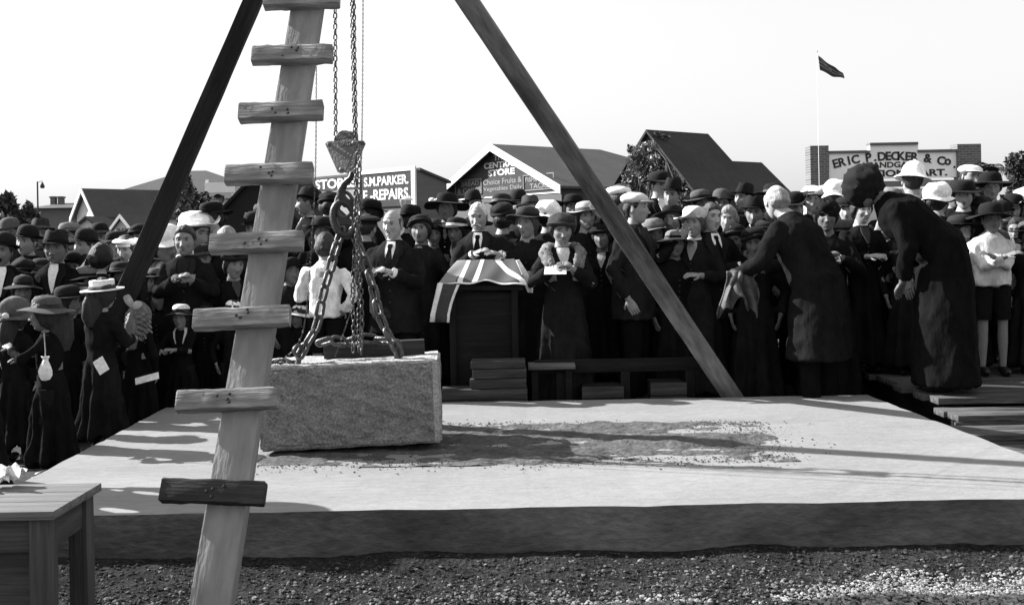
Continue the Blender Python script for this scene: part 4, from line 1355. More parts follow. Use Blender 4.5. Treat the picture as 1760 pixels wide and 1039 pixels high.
def hand_geo(mb, W, D, N, s, side, curl=.5, m=0):
    """wrist W, finger direction D, N = back of the hand, side = +1 when the thumb lies along D x N"""
    D = D.normalized(); N = (N - D * N.dot(D)).normalized(); S = D.cross(N) * side
    k = s
    rings = []
    for t_, hw, hh in ((-.02, .024, .020), (.0, .026, .019), (.03, .036, .017), (.065, .041, .015), (.088, .040, .012)):
        c = np.array(W + D * t_ * k); q = np.arange(10) * 2 * math.pi / 10
        rings.append(c + np.outer(np.cos(q) * hw * k, np.array(S)) + np.outer(np.sin(q) * hh * k, np.array(N)))
    mb.add(loft(rings), m)
    for off, L in ((.030, .072), (.010, .080), (-.011, .075), (-.031, .058)):
        p = W + D * .080 * k + S * off * k * .95; d = D.copy(); pts = [p]
        for j in range(3):
            ang = curl * (.35 if j == 0 else .7)
            d = (Matrix.Rotation(-ang, 3, S * side) @ d) if False else (d * math.cos(ang) - N * math.sin(ang)).normalized()
            N2 = N
            p = p + d * L * k * (.42, .33, .25)[j]; pts.append(p)
        mb.add(tube(pts, [.0095 * k, .009 * k, .008 * k, .0055 * k], 6), m)
    p = W + D * .018 * k + S * .026 * k; d = (D * .62 + S * .72 - N * .25).normalized()
    p2 = p + d * .042 * k; d2 = (D * .9 + S * .2 - N * .35).normalized(); p3 = p2 + d2 * .032 * k
    mb.add(tube([p, p2, p3], [.013 * k, .0105 * k, .007 * k], 6), m)

CROWD = 'people crowding round the slab'
def person(x, y, d, yaw, label, kind_='m', hat=None, hc=.02, band=.01, coat=.015, hair='short', hairc=.03, arms='down', lean=0, pitch=0, hroll=0,
           shirt=False, tie=None, collar=None, hero=False, box_z=0.0, s=None, skin=.34, stash=False, old=False, xtra=None, fur=None, hscale=1.0, hat_tilt=0, bow=None, plume=None, hy=None, group=CROWD, stoop=0, long=None, wide=None, hyaw=0, hat_s=1.0, hat_dz=0.0):
    if wide is None: wide = 1.12 if kind_ in ('m', 'w') else 1.0
    if long is None and kind_ == 'm' and not hero: long = .40
    yaw, lean, pitch, hroll = R(yaw), R(lean), R(pitch), R(hroll)
    fem = kind_ in ('w', 'g'); child = kind_ in ('b', 'g')
    HC = P(x, y, d)
    vr = random.Random(int(x * 13 + y * 3))
    if not hero:
        hroll += R(vr.uniform(-9, 9)); pitch += R(vr.uniform(-6, 10)); hyaw += vr.uniform(-14, 14); hat_tilt += vr.uniform(-9, 6)
        if hat == 'bowler' and vr.random() < .35: hat = vr.choice(['homburg', 'cap'])
        if hat == 'toque' and vr.random() < .5: hat = vr.choice(['wide', 'verywide', 'upturn', 'girlhat'])
    gz = box_z if box_z else 0.0
    UP = .60                                            # neck base to hip ... head centre .68 above the hip
    hl = Vector((0, -math.sin(lean + stoop) * 0 , 0))
    # local head centre for s = 1
    hip0 = Vector((0, 0, .92))
    A = Matrix.Rotation(lean, 3, 'X')                   # forward lean (towards -Y)
    headv = hip0 + A @ Vector((0, -.03, .650))
    Rz = Matrix.Rotation(yaw, 3, 'Z')
    if s is None:
        for _ in range(3):
            bx = HC - Rz @ headv
            g0 = ground_z(bx.x, bx.y) + gz
            s = (HC.z - g0) / headv.z
    base = HC - Rz @ (headv * s); base.z = HC.z - headv.z * s
    g0 = ground_z(base.x, base.y) + gz
    ub = s                                               # body scale
    hs = hscale * (s ** .45 if s < 1 else s ** .5)       # heads vary less than bodies
    W = Matrix.Translation(base) @ Matrix.Rotation(yaw, 4, 'Z')
    seed = int(x * 7 + y)
    t = thing('person', base, label, 'person', group)
    skn, ct = skinm(skin), cloth(coat)
    up = lambda p: hip0 * ub + A @ ((Vector(p) - Vector((0, 0, .92))) * ub) if p[2] >= .92 else Vector(p) * ub
    far = d > 8.75 and not hero
    nu, nv = (64, 52) if hero else (40, 34) if not far else (32, 26)
    # ------------------ body: head, neck, trunk, forearms and hands in one skin mesh
    fr = random.Random(seed)
    HM = Matrix.Translation(headv * ub) @ (rotm(R(hyaw), lean * .35 + pitch, hroll)) @ Matrix.Diagonal((hs * fr.uniform(.93, 1.07), hs * fr.uniform(.96, 1.05), hs * fr.uniform(.95, 1.06), 1))
    body = MB()
    TH, PH, S = head_mesh(nu, nv, fem, old, child)
    body.add((S.reshape(-1, 3), grid_faces(nv + 1, nu)), 0, HM)
    for sx in (-1, 1):
        V, F = ellipsoid((0, 0, 0), (.010, .019, .032), 12, 8)
        V = V * [1, 1, 1]; V[:, 0] += -.006 * np.exp(-((V[:, 1] + .004) ** 2 + V[:, 2] ** 2) / .0003) * np.sign(V[:, 0]) * (V[:, 0] * sx > 0)
        body.add((V, F), 0, HM @ Matrix.Translation((sx * .079, .010, -.004)) @ Matrix.Rotation(sx * R(18), 4, 'Z'))
        if True:
            body.add(ellipsoid((sx * .0305, -.0690, .0105), (.0125, .0115, .0085), 12, 8), 1, HM)
            body.add(ellipsoid((sx * .0305, -.0790, .0100), (.0058, .0025, .0050), 8, 6), 2, HM)
    if True:
        body.add(ellipsoid((0, -.0905, -.0645), (.022, .006, .0032), 12, 6), 3, HM)
    hb = HM @ Vector((0, .018, -.06)); nb_ = up((0, -.0, 1.44)); ch = up((0, .01, 1.32))
    body.add(tube([hb, (hb + nb_) / 2, nb_, ch, up((0, .01, 1.05))], [.05 * hs, .052 * hs, .062 * ub, .12 * ub, .115 * ub], 14, .9, Vector((0, 1, 0))), 0)
    # ------------------ arms
    shw = .175 if not fem else .155
    shs = [up((sx * shw, .012, 1.335)) for sx in (-1, 1)]
    l1, l2 = .285 * ub, .255 * ub
    hd = headv * ub
    def rel(v): return hd + Vector(v) * ub
    if arms == 'down': tg = [up((-.235, -.03, 1.0)) + Vector((0, 0, -.14 * ub)), up((.235, -.03, 1.0)) + Vector((0, 0, -.14 * ub))]
    elif arms == 'front': tg = [rel((-.075, -.27, -.44)), rel((.075, -.27, -.44))]
    elif arms == 'folded': tg = [rel((.07, -.20, -.36)), rel((-.07, -.20, -.36))]
    elif isinstance(arms, (list, tuple)): tg = [rel(a) for a in arms]
    sleeves = MB()
    for i, sx in enumerate((-1, 1)):
        pole = Vector((sx * .8, .55, -.6)) if tg[i].z < hd.z - .2 else Vector((sx * .9, -.1, -.8))
        el, wr = ik(shs[i], tg[i], l1, l2, pole)
        body.add(tube([el, el * .35 + wr * .65, wr], [.036 * ub, .031 * ub, .025 * ub], 8), 0)
        fd = (wr - el).normalized()
        if arms == 'down':
            nrm = Vector((sx, -.2, 0)); fdir = fd
        elif tg[i].z > hd.z - .15:
            nrm = Vector((0, 1, .2)); fdir = Vector((-sx * .5, 0, .85))
        else:
            nrm = Vector((sx * .15, -.35, .9)); fdir = (fd + Vector((-sx * .5, -.2, 0))).normalized()
        hand_geo(body, wr, fdir, nrm, ub * .98 if not child else ub, -sx if True else sx, .55 if arms != 'down' else .4)
        wq = wr - fd * .03 * ub
        if kind_ == 'b' and not stash: pass
        fat = 1.0 if not fem else .92
        sleeves.add(tube([shs[i] + Vector((-sx * .05, 0, .0)) * ub, shs[i], shs[i] * .5 + el * .5, el, el * .45 + wq * .55, wq], [.062 * ub * fat, .068 * ub * fat, .065 * ub * fat, .06 * ub * fat, .055 * ub, .049 * ub], 12))
        if shirt or collar:
            cb = MB(); cb.add(tube([wr - fd * .035 * ub, wr - fd * .006 * ub], [.040 * ub, .041 * ub], 12, 1, Vector((0, 0, 1)), False)); cb.add(tube([wr - fd * .006 * ub, wr - fd * .035 * ub], [.037 * ub, .036 * ub], 12, 1, Vector((0, 0, 1)), False))
            if shirt and arms != 'down': obj('cuff', cb, M_WHITE, t, W)
    # ------------------ garment
    g = MB()
    if fem:
        prof = [(.10, .23, .22), (.35, .205, .19), (.62, .19, .165), (.80, .175, .15), (.92, .158, .135), (1.03, .135, .11), (1.15, .15, .12), (1.25, .168, .135), (1.32, .155, .115), (1.375, .12, .095), (1.415, .08, .07), (1.44, .058, .058)]
        if kind_ == 'g':
            prof = [(.20, .25, .22)] + [p for p in prof if p[0] >= .35]
    else:
        prof = [(.70, .205, .15), (.82, .195, .145), (.92, .187, .138), (1.05, .178, .128), (1.18, .19, .134), (1.27, .20, .134), (1.33, .185, .12), (1.385, .145, .10), (1.425, .095, .082), (1.45, .068, .066)]
        if kind_ == 'b': prof = [(.90, .18, .135)] + [p for p in prof if p[0] > .92]
    if long: prof = [(long, .22, .18), (long + .25, .208, .165)] + [p for p in prof if p[0] > max(.69, long + .3)]
    if wide != 1: prof = [(z, a * (wide if z < 1.36 else 1 + (wide - 1) * .4), b * (wide if z < 1.36 else 1)) for z, a, b in prof]
    n_ = 26; q = np.arange(n_) * 2 * math.pi / n_
    rings = []
    for z, a, b in prof:
        cs, sn = np.cos(q), np.sin(q)
        e = .85
        ring = np.stack([np.sign(cs) * np.abs(cs) ** e * a, np.sign(sn) * np.abs(sn) ** e * b + .005, np.full(n_, z)], 1)
        if z >= .92: rings.append(np.array([up(p)[:] for p in ring]))
        else: rings.append(ring * ub)
    g.add(loft(rings))
    g.add((sleeves.verts(), sleeves.f))
    me = remesh(g, (.013 if hero else .018 if not far else .024) * max(.75, ub), 4)
    V = get_v(me)
    N = np.empty(len(V) * 3); me.vertices.foreach_get('normal', N); N = N.reshape(-1, 3)
    wr_ = (.5 - np.abs(sines(V * [1, 1, .45], 24, seed, 3))) * .020 + sines(V, 55, seed + 1, 2) * .004
    upper = np.clip((V[:, 2] - 1.12 * ub) / (.1 * ub), 0, 1) * (np.abs(V[:, 0]) < .13 * ub); wr_ = wr_ * (1 - .65 * upper)
    low = np.clip((.92 * ub - V[:, 2]) / (.6 * ub), 0, 1)
    if fem: wr_ += low * .026 * np.sin(np.arctan2(V[:, 0], V[:, 1]) * 9 + seed)
    V = V + N * (wr_ - .004)[:, None]
    set_v(me, V)
    gname = {'m': 'jacket', 'w': 'dress', 'g': 'dress', 'b': 'shirt'}[kind_]
    gm = cloth(coat, 'linen') if coat > .3 else ct
    link(gname, me, gm, t, W, angle=70)
    # ------------------ legs
    if kind_ in ('m', 'b', 'g'):
        tr = MB()
        tl = cloth(.012 if kind_ != 'g' else .02, 'trouser')
        for sx in (-1, 1):
            hpz = hip0 * ub + Vector((sx * .085, .0, -.04)) * ub
            kn = Vector((sx * .095, -.012, .50)) * ub; an = Vector((sx * .10, .012, .09)) * ub
            if kind_ == 'm':
                tr.add(tube([hpz, (hpz + kn) / 2, kn, (kn + an) / 2, an], [.105 * ub, .092 * ub, .075 * ub, .066 * ub, .06 * ub], 12))
            else:
                tr.add(tube([hpz, (hpz + kn) / 2, kn + Vector((0, 0, .06 * ub))], [.10 * ub, .09 * ub, .082 * ub], 12))
                body.add(tube([kn + Vector((0, 0, .1 * ub)), kn, (kn * .6 + an * .4), an], [.055 * ub, .05 * ub, .05 * ub, .032 * ub], 10), 0 if kind_ == 'b' else 4)
            sb = MB(); sb.add(ellipsoid((sx * .10 * ub, -.05 * ub, .045 * ub), (.045 * ub, .125 * ub, .05 * ub), 12, 8)); sb.add(tube([an, an - Vector((0, 0, .05 * ub))], [.045 * ub, .045 * ub], 10))
            obj('shoe', sb, M_SHOE, t, W)
        obj('trousers' if kind_ != 'g' else 'bloomers', tr, tl, t, W)
    else:
        for sx in (-1, 1):
            sb = MB(); sb.add(ellipsoid((sx * .08 * ub, -.08 * ub, .04 * ub), (.038 * ub, .11 * ub, .042 * ub), 12, 8)); obj('shoe', sb, M_SHOE, t, W)
    bo = obj('body', body, [skn, M_EYE, M_IRIS, M_LIP, cloth(.012, 'stocking')], t, W, angle=60)
    # ------------------ shirt front, lapels, collar, tie (lie on the chest surface)
    def chest(xx, z, out):
        zz = np.array([p[0] for p in prof]); aa = np.interp(z, zz, [p[1] for p in prof]); bb = np.interp(z, zz, [p[2] for p in prof])
        c = min(.98, abs(xx) / aa) ** (1 / .85); sn = (max(0, 1 - c * c)) ** .5
        return up((xx, -(sn ** .85) * bb + .005 - out, z))
    def patch(poly, out, mname, m, nz=8):
        """poly: list of (z, x0, x1) from top to bottom"""
        mb = MB(); V = []; K = 6
        for z, x0, x1 in poly:
            for i in range(K + 1): V.append(chest(x0 + (x1 - x0) * i / K, z, out))
        nr = len(poly)
        F = [(r_ * (K + 1) + i, (r_ + 1) * (K + 1) + i, (r_ + 1) * (K + 1) + i + 1, r_ * (K + 1) + i + 1) for r_ in range(nr - 1) for i in range(K)]
        V = V + [chest(x0 + (x1 - x0) * i / K, z, out - .012) for z, x0, x1 in poly for i in range(K + 1)]
        nn = nr * (K + 1)
        F += [tuple(nn + k for k in reversed(f)) for f in F]
        edge = [i for i in range(K + 1)] + [r_ * (K + 1) + K for r_ in range(1, nr)] + [(nr - 1) * (K + 1) + i for i in range(K - 1, -1, -1)] + [r_ * (K + 1) for r_ in range(nr - 2, 0, -1)]
        for i in range(len(edge)):
            a, b = edge[i], edge[(i + 1) % len(edge)]
            F.append((a, b, b + nn, a + nn))
        mb.add((V, F)); return obj(mname, mb, m, t, W, angle=50)
    if shirt:
        patch([(1.435, -.036, .036), (1.40, -.045, .045), (1.34, -.037, .037), (1.27, -.025, .025), (1.20, -.012, .012), (1.17, -.003, .003)], .012, 'shirt_front', M_WHITE)
        if hero:
            lm_ = cloth(coat * 1.35)
            for sx in (-1, 1):
                patch([(1.435, sx * .038, sx * .075), (1.38, sx * .046, sx * .105), (1.33, sx * .04, sx * .115), (1.31, sx * .036, sx * .09), (1.24, sx * .024, sx * .07), (1.17, sx * .003, sx * .038)], .017, 'lapel', lm_)
        if tie is not None:
            patch([(1.415, -.016, .016), (1.395, -.022, .022), (1.375, -.014, .014), (1.30, -.028, .028), (1.22, -.03, .03), (1.19, -.012, .012)], .019, 'tie', cloth(tie))
    if collar or shirt:
        mb = MB()
        c0 = up((0, .004, 1.43)); ax = (HM @ Vector((0, .012, -.10)) - c0)
        n2 = 20; rings = []
        for z_, r_ in ((0, .068), (.030, .064), (.030, .060), (0, .063)):
            qq = np.arange(n2) * 2 * math.pi / n2
            ring = np.array([(c0 + ax.normalized() * (z_ * ub - (.010 * (1 + math.cos(a_)) if z_ > 0 else .006) * ub) + Vector((math.sin(a_) * r_, -math.cos(a_) * r_ * .98, 0)) * ub)[:] for a_ in qq])
            rings.append(ring)
        rings.append(rings[0])
        mb.add(loft(rings, False, False)); obj('collar', mb, M_WHITE if (shirt or collar is True) else cloth(collar, 'linen'), t, W)
    if kind_ == 'm' and not (shirt and hero) and abs(yaw) < R(75) and not lean:
        for sx in (-1, 1):
            patch([(1.42, sx * .045, sx * .08), (1.37, sx * .06, sx * .112), (1.32, sx * .05, sx * .105), (1.24, sx * .03, sx * .07), (1.17, sx * .004, sx * .035)], .018, 'lapel', cloth(coat * 1.6))
        if not shirt:
            patch([(1.42, -.045, .045), (1.36, -.055, .055), (1.29, -.036, .036), (1.22, -.016, .016), (1.18, -.004, .004)], .011, 'waistcoat', cloth(.03 + .1 * fr.random()))
    if kind_ == 'w' and not fur and abs(yaw) < R(75):
        if xtra is None and fr.random() < .6:
            patch([(1.41, -.04, .04), (1.36, -.045, .045), (1.30, -.025, .025), (1.25, -.006, .006)], .012, 'blouse_front', cloth(fr.choice([.06, .15, .35]), 'linen'))
        for k in range(4):
            bt = MB(); bt.add(ellipsoid(chest(.0, 1.22 - .055 * k, .012), (.009, .006, .009), 8, 6)); obj('button', bt, M_SHOE, t, W)
    if hero and kind_ == 'm' and abs(yaw) < R(75):
        for k in range(3):
            bt = MB(); bt.add(ellipsoid(chest(.01, 1.13 - .09 * k, .014), (.011, .006, .011), 8, 6)); obj('button', bt, M_SHOE, t, W)
    if xtra == 'v':            # pale neck opening of a dress
        patch([(1.42, -.05, .05), (1.38, -.055, .055), (1.32, -.035, .035), (1.25, -.008, .008)], .012, 'blouse_front', cloth(.5, 'linen'))
    if xtra == 'lapels':       # pale revers on a dark girl's coat
        for sx in (-1, 1):
            patch([(1.42, sx * .055, sx * .085), (1.36, sx * .07, sx * .1), (1.28, sx * .06, sx * .08), (1.2, sx * .045, sx * .055)], .016, 'revers', cloth(.5, 'linen'))
    if fur:
        for sx in (-1, 1):
            pts = [up((sx * .05, .085, 1.43)), up((sx * .12, .04, 1.435)), up((sx * .155, -.06, 1.39)), chest(sx * .12, 1.28, .035), chest(sx * .10, 1.14, .035)]
            V, F = tube(pts, [.045 * ub, .052 * ub, .056 * ub, .052 * ub, .04 * ub], 16, .6)
            mbb = MB(); mbb.add((V, F)); m2 = remesh(mbb, .011, 1)
            V = get_v(m2); N = np.empty(len(V) * 3); m2.vertices.foreach_get('normal', N); N = N.reshape(-1, 3)
            V = V + N * (sines(V * [1, 1, .5], 150, seed, 3) * .004 + sines(V * [1, 1, .6], 420, seed + 2, 2) * .006)[:, None]; set_v(m2, V)
            link('fur_stole', m2, mat('pale_fur', fur, .95, .5, 30, (1, 1, 1), .8, 160, .05), t, W, angle=80)
    # ------------------ hair, brows, moustache
    hm = hairm(hairc)
    if hair:
        mb = MB(); mb.add(hair_shell(hair, nu, nv, fem, old, child, seed), 0, HM)
        if hair == 'bun':
            V, F = ellipsoid((0, .115, -.01), (.05, .042, .05), 18, 12); V = V + (V - [0, .115, 0]) * (sines(V, 90, seed, 2)[:, None] * .12); mb.add((V, F), 0, HM)
        ho = obj('hair', mb, hm, t, W, angle=80)
        if hair == 'long':
            hb2 = MB()
            V, F = tube([(0, .05, .02), (0, .085, -.08), (0, .09, -.18), (0, .085, -.26)], [.085, .1, .1, .07], 20, .6, Vector((1, 0, 0)))
            V = V + sines(V, 60, seed, 2)[:, None] * .006; hb2.add((V, F), 0, HM); obj('tress', hb2, hm, ho, W)
    if abs(yaw) < R(110):
        mb = MB()
        for sx in (-1, 1):
            mb.add(tube([(sx * .013, -.0935, .0275), (sx * .03, -.0955, .0325), (sx * .048, -.083, .0265)], [.0035, .0055, .003], 6, .6), 0, HM)
        obj('eyebrow', mb, hairm(hairc if hairc < .3 else .12), t, W) if False else [obj('eyebrow', (lambda b: (b.add(tube([(sx * .013, -.0935, .0275), (sx * .03, -.0945, .0325), (sx * .048, -.082, .0265)], [.0035, .0055, .003], 6, .6), 0, HM), b)[1])(MB()), hairm(hairc if hairc < .3 else .14), t, W) for sx in (-1, 1)]
    if kind_ == 'm' and not stash and not hero and abs(yaw) < R(80) and fr.random() < .5: stash = fr.choice([.03, .06, .2])
    if stash:
        mb = MB()
        for sx in (-1, 1):
            V, F = tube([(0, -.103, -.050), (sx * .018, -.103, -.053), (sx * .034, -.094, -.062), (sx * .045, -.082, -.073)], [.010, .012, .010, .004], 10, .8)
            V = V + sines(V, 240, seed, 2)[:, None] * .0025; mb.add((V, F), 0, HM)
        obj('moustache', mb, hairm(stash), t, W)
    # ------------------ hat and its trimmings
    if hat:
        HT = HM @ Matrix.Translation((0, .006, hat_dz)) @ Matrix.Rotation(R(-4 + hat_tilt), 4, 'X') @ Matrix.Scale(hat_s, 4)
        ho = None
        for nm, mbx, which in hat_parts(hat, seed):
            o = obj(nm, mbx, (felt(hc) if which == 0 else felt(band)), t if ho is None else ho, W @ HT, angle=45)
            if ho is None: ho = o
        if bow:
            mb = MB()
            for sx in (-1, 1):
                V, F = ellipsoid((sx * .03, 0, .0), (.034, .014, .022), 12, 8); V[:, 2] += .3 * np.abs(V[:, 0]) * np.sign(V[:, 2]) * .3; mb.add((V, F))
            mb.add(ellipsoid((0, -.004, 0), (.01, .014, .012), 8, 6))
            obj('bow', mb, felt(bow[0]), ho, W @ HT @ Matrix.Translation(bow[1]))
        if plume:
            mb = MB()
            for k in range(11):
                a = (k - 5) * .13
                pts = [(.05, .05, .07), (.06 + .02 * math.sin(a), .075, .12), (.05 + .06 * math.sin(a), .08 + .01 * k % .03, .16 + .02 * math.cos(a)), (.02 + .11 * math.sin(a), .06, .175 + .03 * math.cos(a * 2))]
                mb.add(tube(pts, [.006, .012, .012, .004], 6, .5))
            obj('plume', mb, felt(plume), ho, W @ HT)
    t['head'] = 0; del t['head']
    return t, W, HM, ub, up, base

def sheet(name, p, wdt, hgt, rot, label, m=M_PAPER, cat='paper'):
    me = bevel_mesh(name, wdt, hgt, .0025, .0008, 1)
    V = get_v(me); V[:, 2] += .25 * V[:, 0] ** 2; set_v(me, V)
    o = link(name, me, m, None, Matrix.Translation(p) @ rot)
    return tag(o, label, cat)

# ---- the dignitaries behind the stone
person(675, 386, 8.1, -12, 'bald smiling man in dark suit and white collar, hands clasped, right of the chains', 'm', None, coat=.02, hair='bald', hairc=.10, hero=True, shirt=True, tie=.02,
       arms=[(-.085, -.26, -.37), (.07, -.26, -.375)], skin=.42, old=True, pitch=4, hyaw=-10)
person(822, 373, 8.66, -6, 'white haired old man with moustache resting his hands on the flag', 'm', None, coat=.022, hair='recede', hairc=.62, hero=True, shirt=True, tie=.012,
       arms=[(.0, -.27, -.315), (.215, -.27, -.325)], skin=.36, old=True, stash=.5, pitch=8, hyaw=-6)
person(906, 384, 8.62, -8, 'smiling older woman in a dark brimmed hat right of the white haired man', 'w', 'wide', hc=.05, band=.02, coat=.022, hair='bun', hairc=.12, hero=True, arms='front', skin=.38, old=True, hat_tilt=-4, hscale=1.02, hyaw=-20)
T_fur = person(966, 395, 8.12, 4, 'woman in a pale fur stole and dark flowered hat, hands joined on a paper', 'w', 'toque', hc=.045, coat=.02, hair='bun', hairc=.03, hero=True,
       arms=[(-.095, -.25, -.31), (.045, -.25, -.315)], skin=.30, fur=.30, xtra='v', pitch=10)
sheet('paper', P(955, 465, 7.83), .17, .10, Matrix.Rotation(R(-8), 4, 'Z') @ Matrix.Rotation(R(32), 4, 'X'), 'white paper under the hands of the woman in the fur stole')
person(1008, 372, 8.95, 10, 'woman shading her eyes with a raised bare arm beside the tripod leg', 'w', 'wide', hc=.45, band=.1, coat=.02, hair='bun', hairc=.05, arms=[(-.2, -.1, -.5), (.085, -.14, .01)], skin=.42, hero=True)
# boy in white blouse, back turned
person(560, 426, 7.98, 172, 'boy in a white shirt and dark trousers with his back turned, behind the chains', 'b', None, coat=.74, hair='short', hairc=.04, hero=True, arms=[(-.175, .02, -.62), (.12, -.2, -.42)], s=.80, wide=.86)
# ---- between the ladder and the old man
person(527, 350, 9.7, -80, 'man in a dark trilby in profile, just right of the ladder', 'm', 'homburg', hc=.02, coat=.012, shirt=True, tie=.01, skin=.22)
person(567, 356, 9.1, 170, 'dark hatted woman with a pale collar seen from behind, left of the hook', 'w', 'toque', hc=.012, coat=.012, hair='bun', hairc=.02, collar=True)
person(553, 398, 8.75, 25, 'dim faced woman directly behind the boy in the white shirt', 'w', 'toque', hc=.02, coat=.012, hair='bun', skin=.2)
person(634, 366, 9.5, -72, 'woman in profile wearing a wide dark hat under the REPAIRS sign', 'w', 'wide', hc=.014, coat=.014, hair='bun', hairc=.03, skin=.36, collar=.4)
person(630, 392, 8.8, 165, 'man in a dark cap with his back turned, left of the bald man', 'm', 'sailor', hc=.02, coat=.012, hair='short')
person(706, 377, 9.4, 160, 'woman in a wide black hat with a white feather behind the bald man', 'w', 'wide', hc=.014, coat=.014, hair='bun', plume=.6)
person(722, 396, 8.85, -20, 'woman in a low dark hat tucked behind the bald man\'s shoulder', 'w', 'toque', hc=.02, coat=.03, hair='bun', collar=.35, skin=.22)
person(768, 358, 9.55, -8, 'woman in a very wide black hat with a white bow left of the old man', 'w', 'verywide', hc=.012, coat=.012, hair='bun', skin=.2, bow=(.75, (-.10, -.05, .07)))
person(784, 398, 8.95, -10, 'woman in a dark hat with a pale flowered band beside the old man', 'w', 'wide', hc=.015, band=.5, coat=.012, hair='bun', skin=.25, xtra='v')
person(745, 402, 9.0, 15, 'dim woman in a dark cloak between the wide hats', 'w', 'toque', hc=.03, coat=.04, hair='bun', skin=.3)
person(862, 356, 9.5, -10, 'laughing woman in a wide dark hat and white collar behind the old man', 'w', 'wide', hc=.03, band=.2, coat=.35, hair='bun', skin=.36, collar=True)
person(866, 376, 9.0, 150, 'dark hatted woman seen from behind, just right of the old man', 'w', 'toque', hc=.02, coat=.02, hair='bun', hairc=.03)
person(912, 364, 9.35, 10, 'man in a soft hat behind the smiling older woman', 'm', 'homburg', hc=.05, coat=.012, skin=.3)
person(942, 374, 9.1, 165, 'woman in a bulky white hat left of the flowered hat', 'w', 'bonnet', hc=.75, coat=.02, hair='bun')
person(892, 352, 10.1, 5, 'man with a dark hat far behind the smiling older woman', 'm', 'bowler', hc=.02, coat=.012, skin=.3)
# ---- right of the tripod leg
person(1066, 342, 9.3, 75, 'woman in a white cap facing right beside the tripod leg', 'w', 'cap', hc=.7, coat=.05, hair='bun', hairc=.06)
person(1094, 358, 8.4, 65, 'man in a pale flat cap turned away, right of the tripod leg', 'm', 'cap', hc=.5, coat=.022, hair='short', hscale=1.0, hero=True)
person(1133, 318, 10.3, 20, 'man in a round dark hat standing highest before the creeper', 'm', 'toque', hc=.015, coat=.012, skin=.45, shirt=True)
person(1155, 335, 9.7, -15, 'man in a black bowler in front of the creeper', 'm', 'bowler', hc=.012, coat=.012, skin=.3)
person(1156, 378, 8.8, -35, 'woman in a dark hat with a lace collar, left of the white pointed hat', 'w', 'wide', hc=.015, coat=.012, hair='bun', collar=True, skin=.25)
person(1192, 384, 8.5, -25, 'woman in a white pointed hat lifting her hand to her mouth', 'w', 'upturn', hc=.72, band=.5, coat=.02, hair='bun', hairc=.1, skin=.33, arms=[(-.075, -.16, -.13), (.1, -.2, -.45)], collar=True, hero=True)
person(1223, 374, 8.55, 18, 'bareheaded man with sunlit hair and dark suit, hands crossed', 'm', None, coat=.016, hair='short', hairc=.06, skin=.45, shirt=True, tie=.01, arms=[(.16, -.22, -.42), (.10, -.27, -.46)], hero=True)
person(1252, 378, 9.1, -10, 'fair haired woman behind the bareheaded man', 'w', None, coat=.012, hair='bun', hairc=.25, skin=.3)
person(1277, 342, 10.0, -45, 'man in a tall black bowler before the dark roof', 'm', 'bowler', hc=.012, coat=.012, skin=.3)
person(1297, 366, 9.2, -30, 'man in a dark trilby with white collar left of the bald stooping man', 'm', 'homburg', hc=.012, coat=.012, shirt=True, skin=.25)
T_bald = person(1335, 347, 7.95, -142, 'bald stooping man seen from behind with a coat over his arm', 'm', None, coat=.016, hair='bald', hairc=.35, hero=True, lean=27, skin=.46, pitch=2, hyaw=-32, hscale=1.10,
       arms=[(-.12, -.25, -.48), (.31, -.10, -.50)], shirt=False, long=.42, wide=1.08, collar=.5)
person(1366, 358, 8.9, 20, 'dark capped man just right of the bald stooping man', 'm', 'toque', hc=.012, coat=.012, skin=.25)
person(1420, 372, 8.3, -12, 'woman in a black veiled hat reading a small paper', 'w', 'fur', hc=.010, coat=.014, hair='bun', skin=.16, arms=[(-.06, -.25, -.33), (.07, -.25, -.33)], hero=True)
sheet('paper', P(1428, 442, 8.0), .14, .09, Matrix.Rotation(R(50), 4, 'X'), 'small paper in the hands of the black veiled woman')
person(1437, 338, 10.0, 160, 'woman in a big white hat under the auction sign', 'w', 'bonnet', hc=.75, coat=.05, hair='bun', hscale=1.1)
person(1396, 344, 10.2, -20, 'woman in a small white hat by the left brick pier', 'w', 'upturn', hc=.7, coat=.3, hair='bun')
person(1456, 360, 9.3, -25, 'dark hatted man between the veiled woman and the stooping figure', 'm', 'bowler', hc=.012, coat=.012, skin=.42)
person(1481, 362, 8.45, 8, 'woman with sun patches on her face under the stooping figure\'s head', 'w', None, coat=.012, hair='bun', hairc=.03, skin=.42, arms='front', collar=True, hero=True)
T_stoop = person(1482, 326, 7.55, -108, 'big stooping figure in a long dark coat and fur cap, bent to the left', 'm', 'fur', hc=.014, coat=.010, hair='short', hairc=.012, lean=47, pitch=40, hyaw=-55, collar=.6, hero=True,
       arms=[(-.10, .30, -.62), (.10, .24, -.62)], hscale=1.05, long=.04, wide=1.2, skin=.14, hat_s=1.22, hat_dz=-.05)
person(1568, 312, 9.4, 160, 'man in a white sun helmet with his back turned before the sign', 'm', 'helmet', hc=.8, band=.6, coat=.30, hair='short', hscale=1.12, shirt=False)
person(1612, 345, 8.9, 140, 'woman in a white bonnet turned away below the MART lettering', 'w', 'bonnet', hc=.75, coat=.02, hair='bun', hairc=.02)
person(1656, 336, 9.1, -20, 'woman in a broad black hat under the right brick pier', 'w', 'wide', hc=.012, coat=.012, hair='bun', skin=.45)
person(1703, 322, 9.5, -12, 'woman in a huge black hat below the palm', 'w', 'verywide', hc=.01, coat=.012, hair='bun', skin=.3, plume=.012)
person(1668, 304, 10.3, 10, 'person in a small white cap furthest back by the right pier', 'm', 'cap', hc=.75, coat=.02, skin=.3)
person(1704, 377, 8.1, -6, 'small boy in a pale blouse and wide black hat, arms folded, at right', 'b', 'verywide', hc=.012, coat=.5, hair='short', hairc=.03, skin=.22, arms='folded', hero=True, hscale=.98)
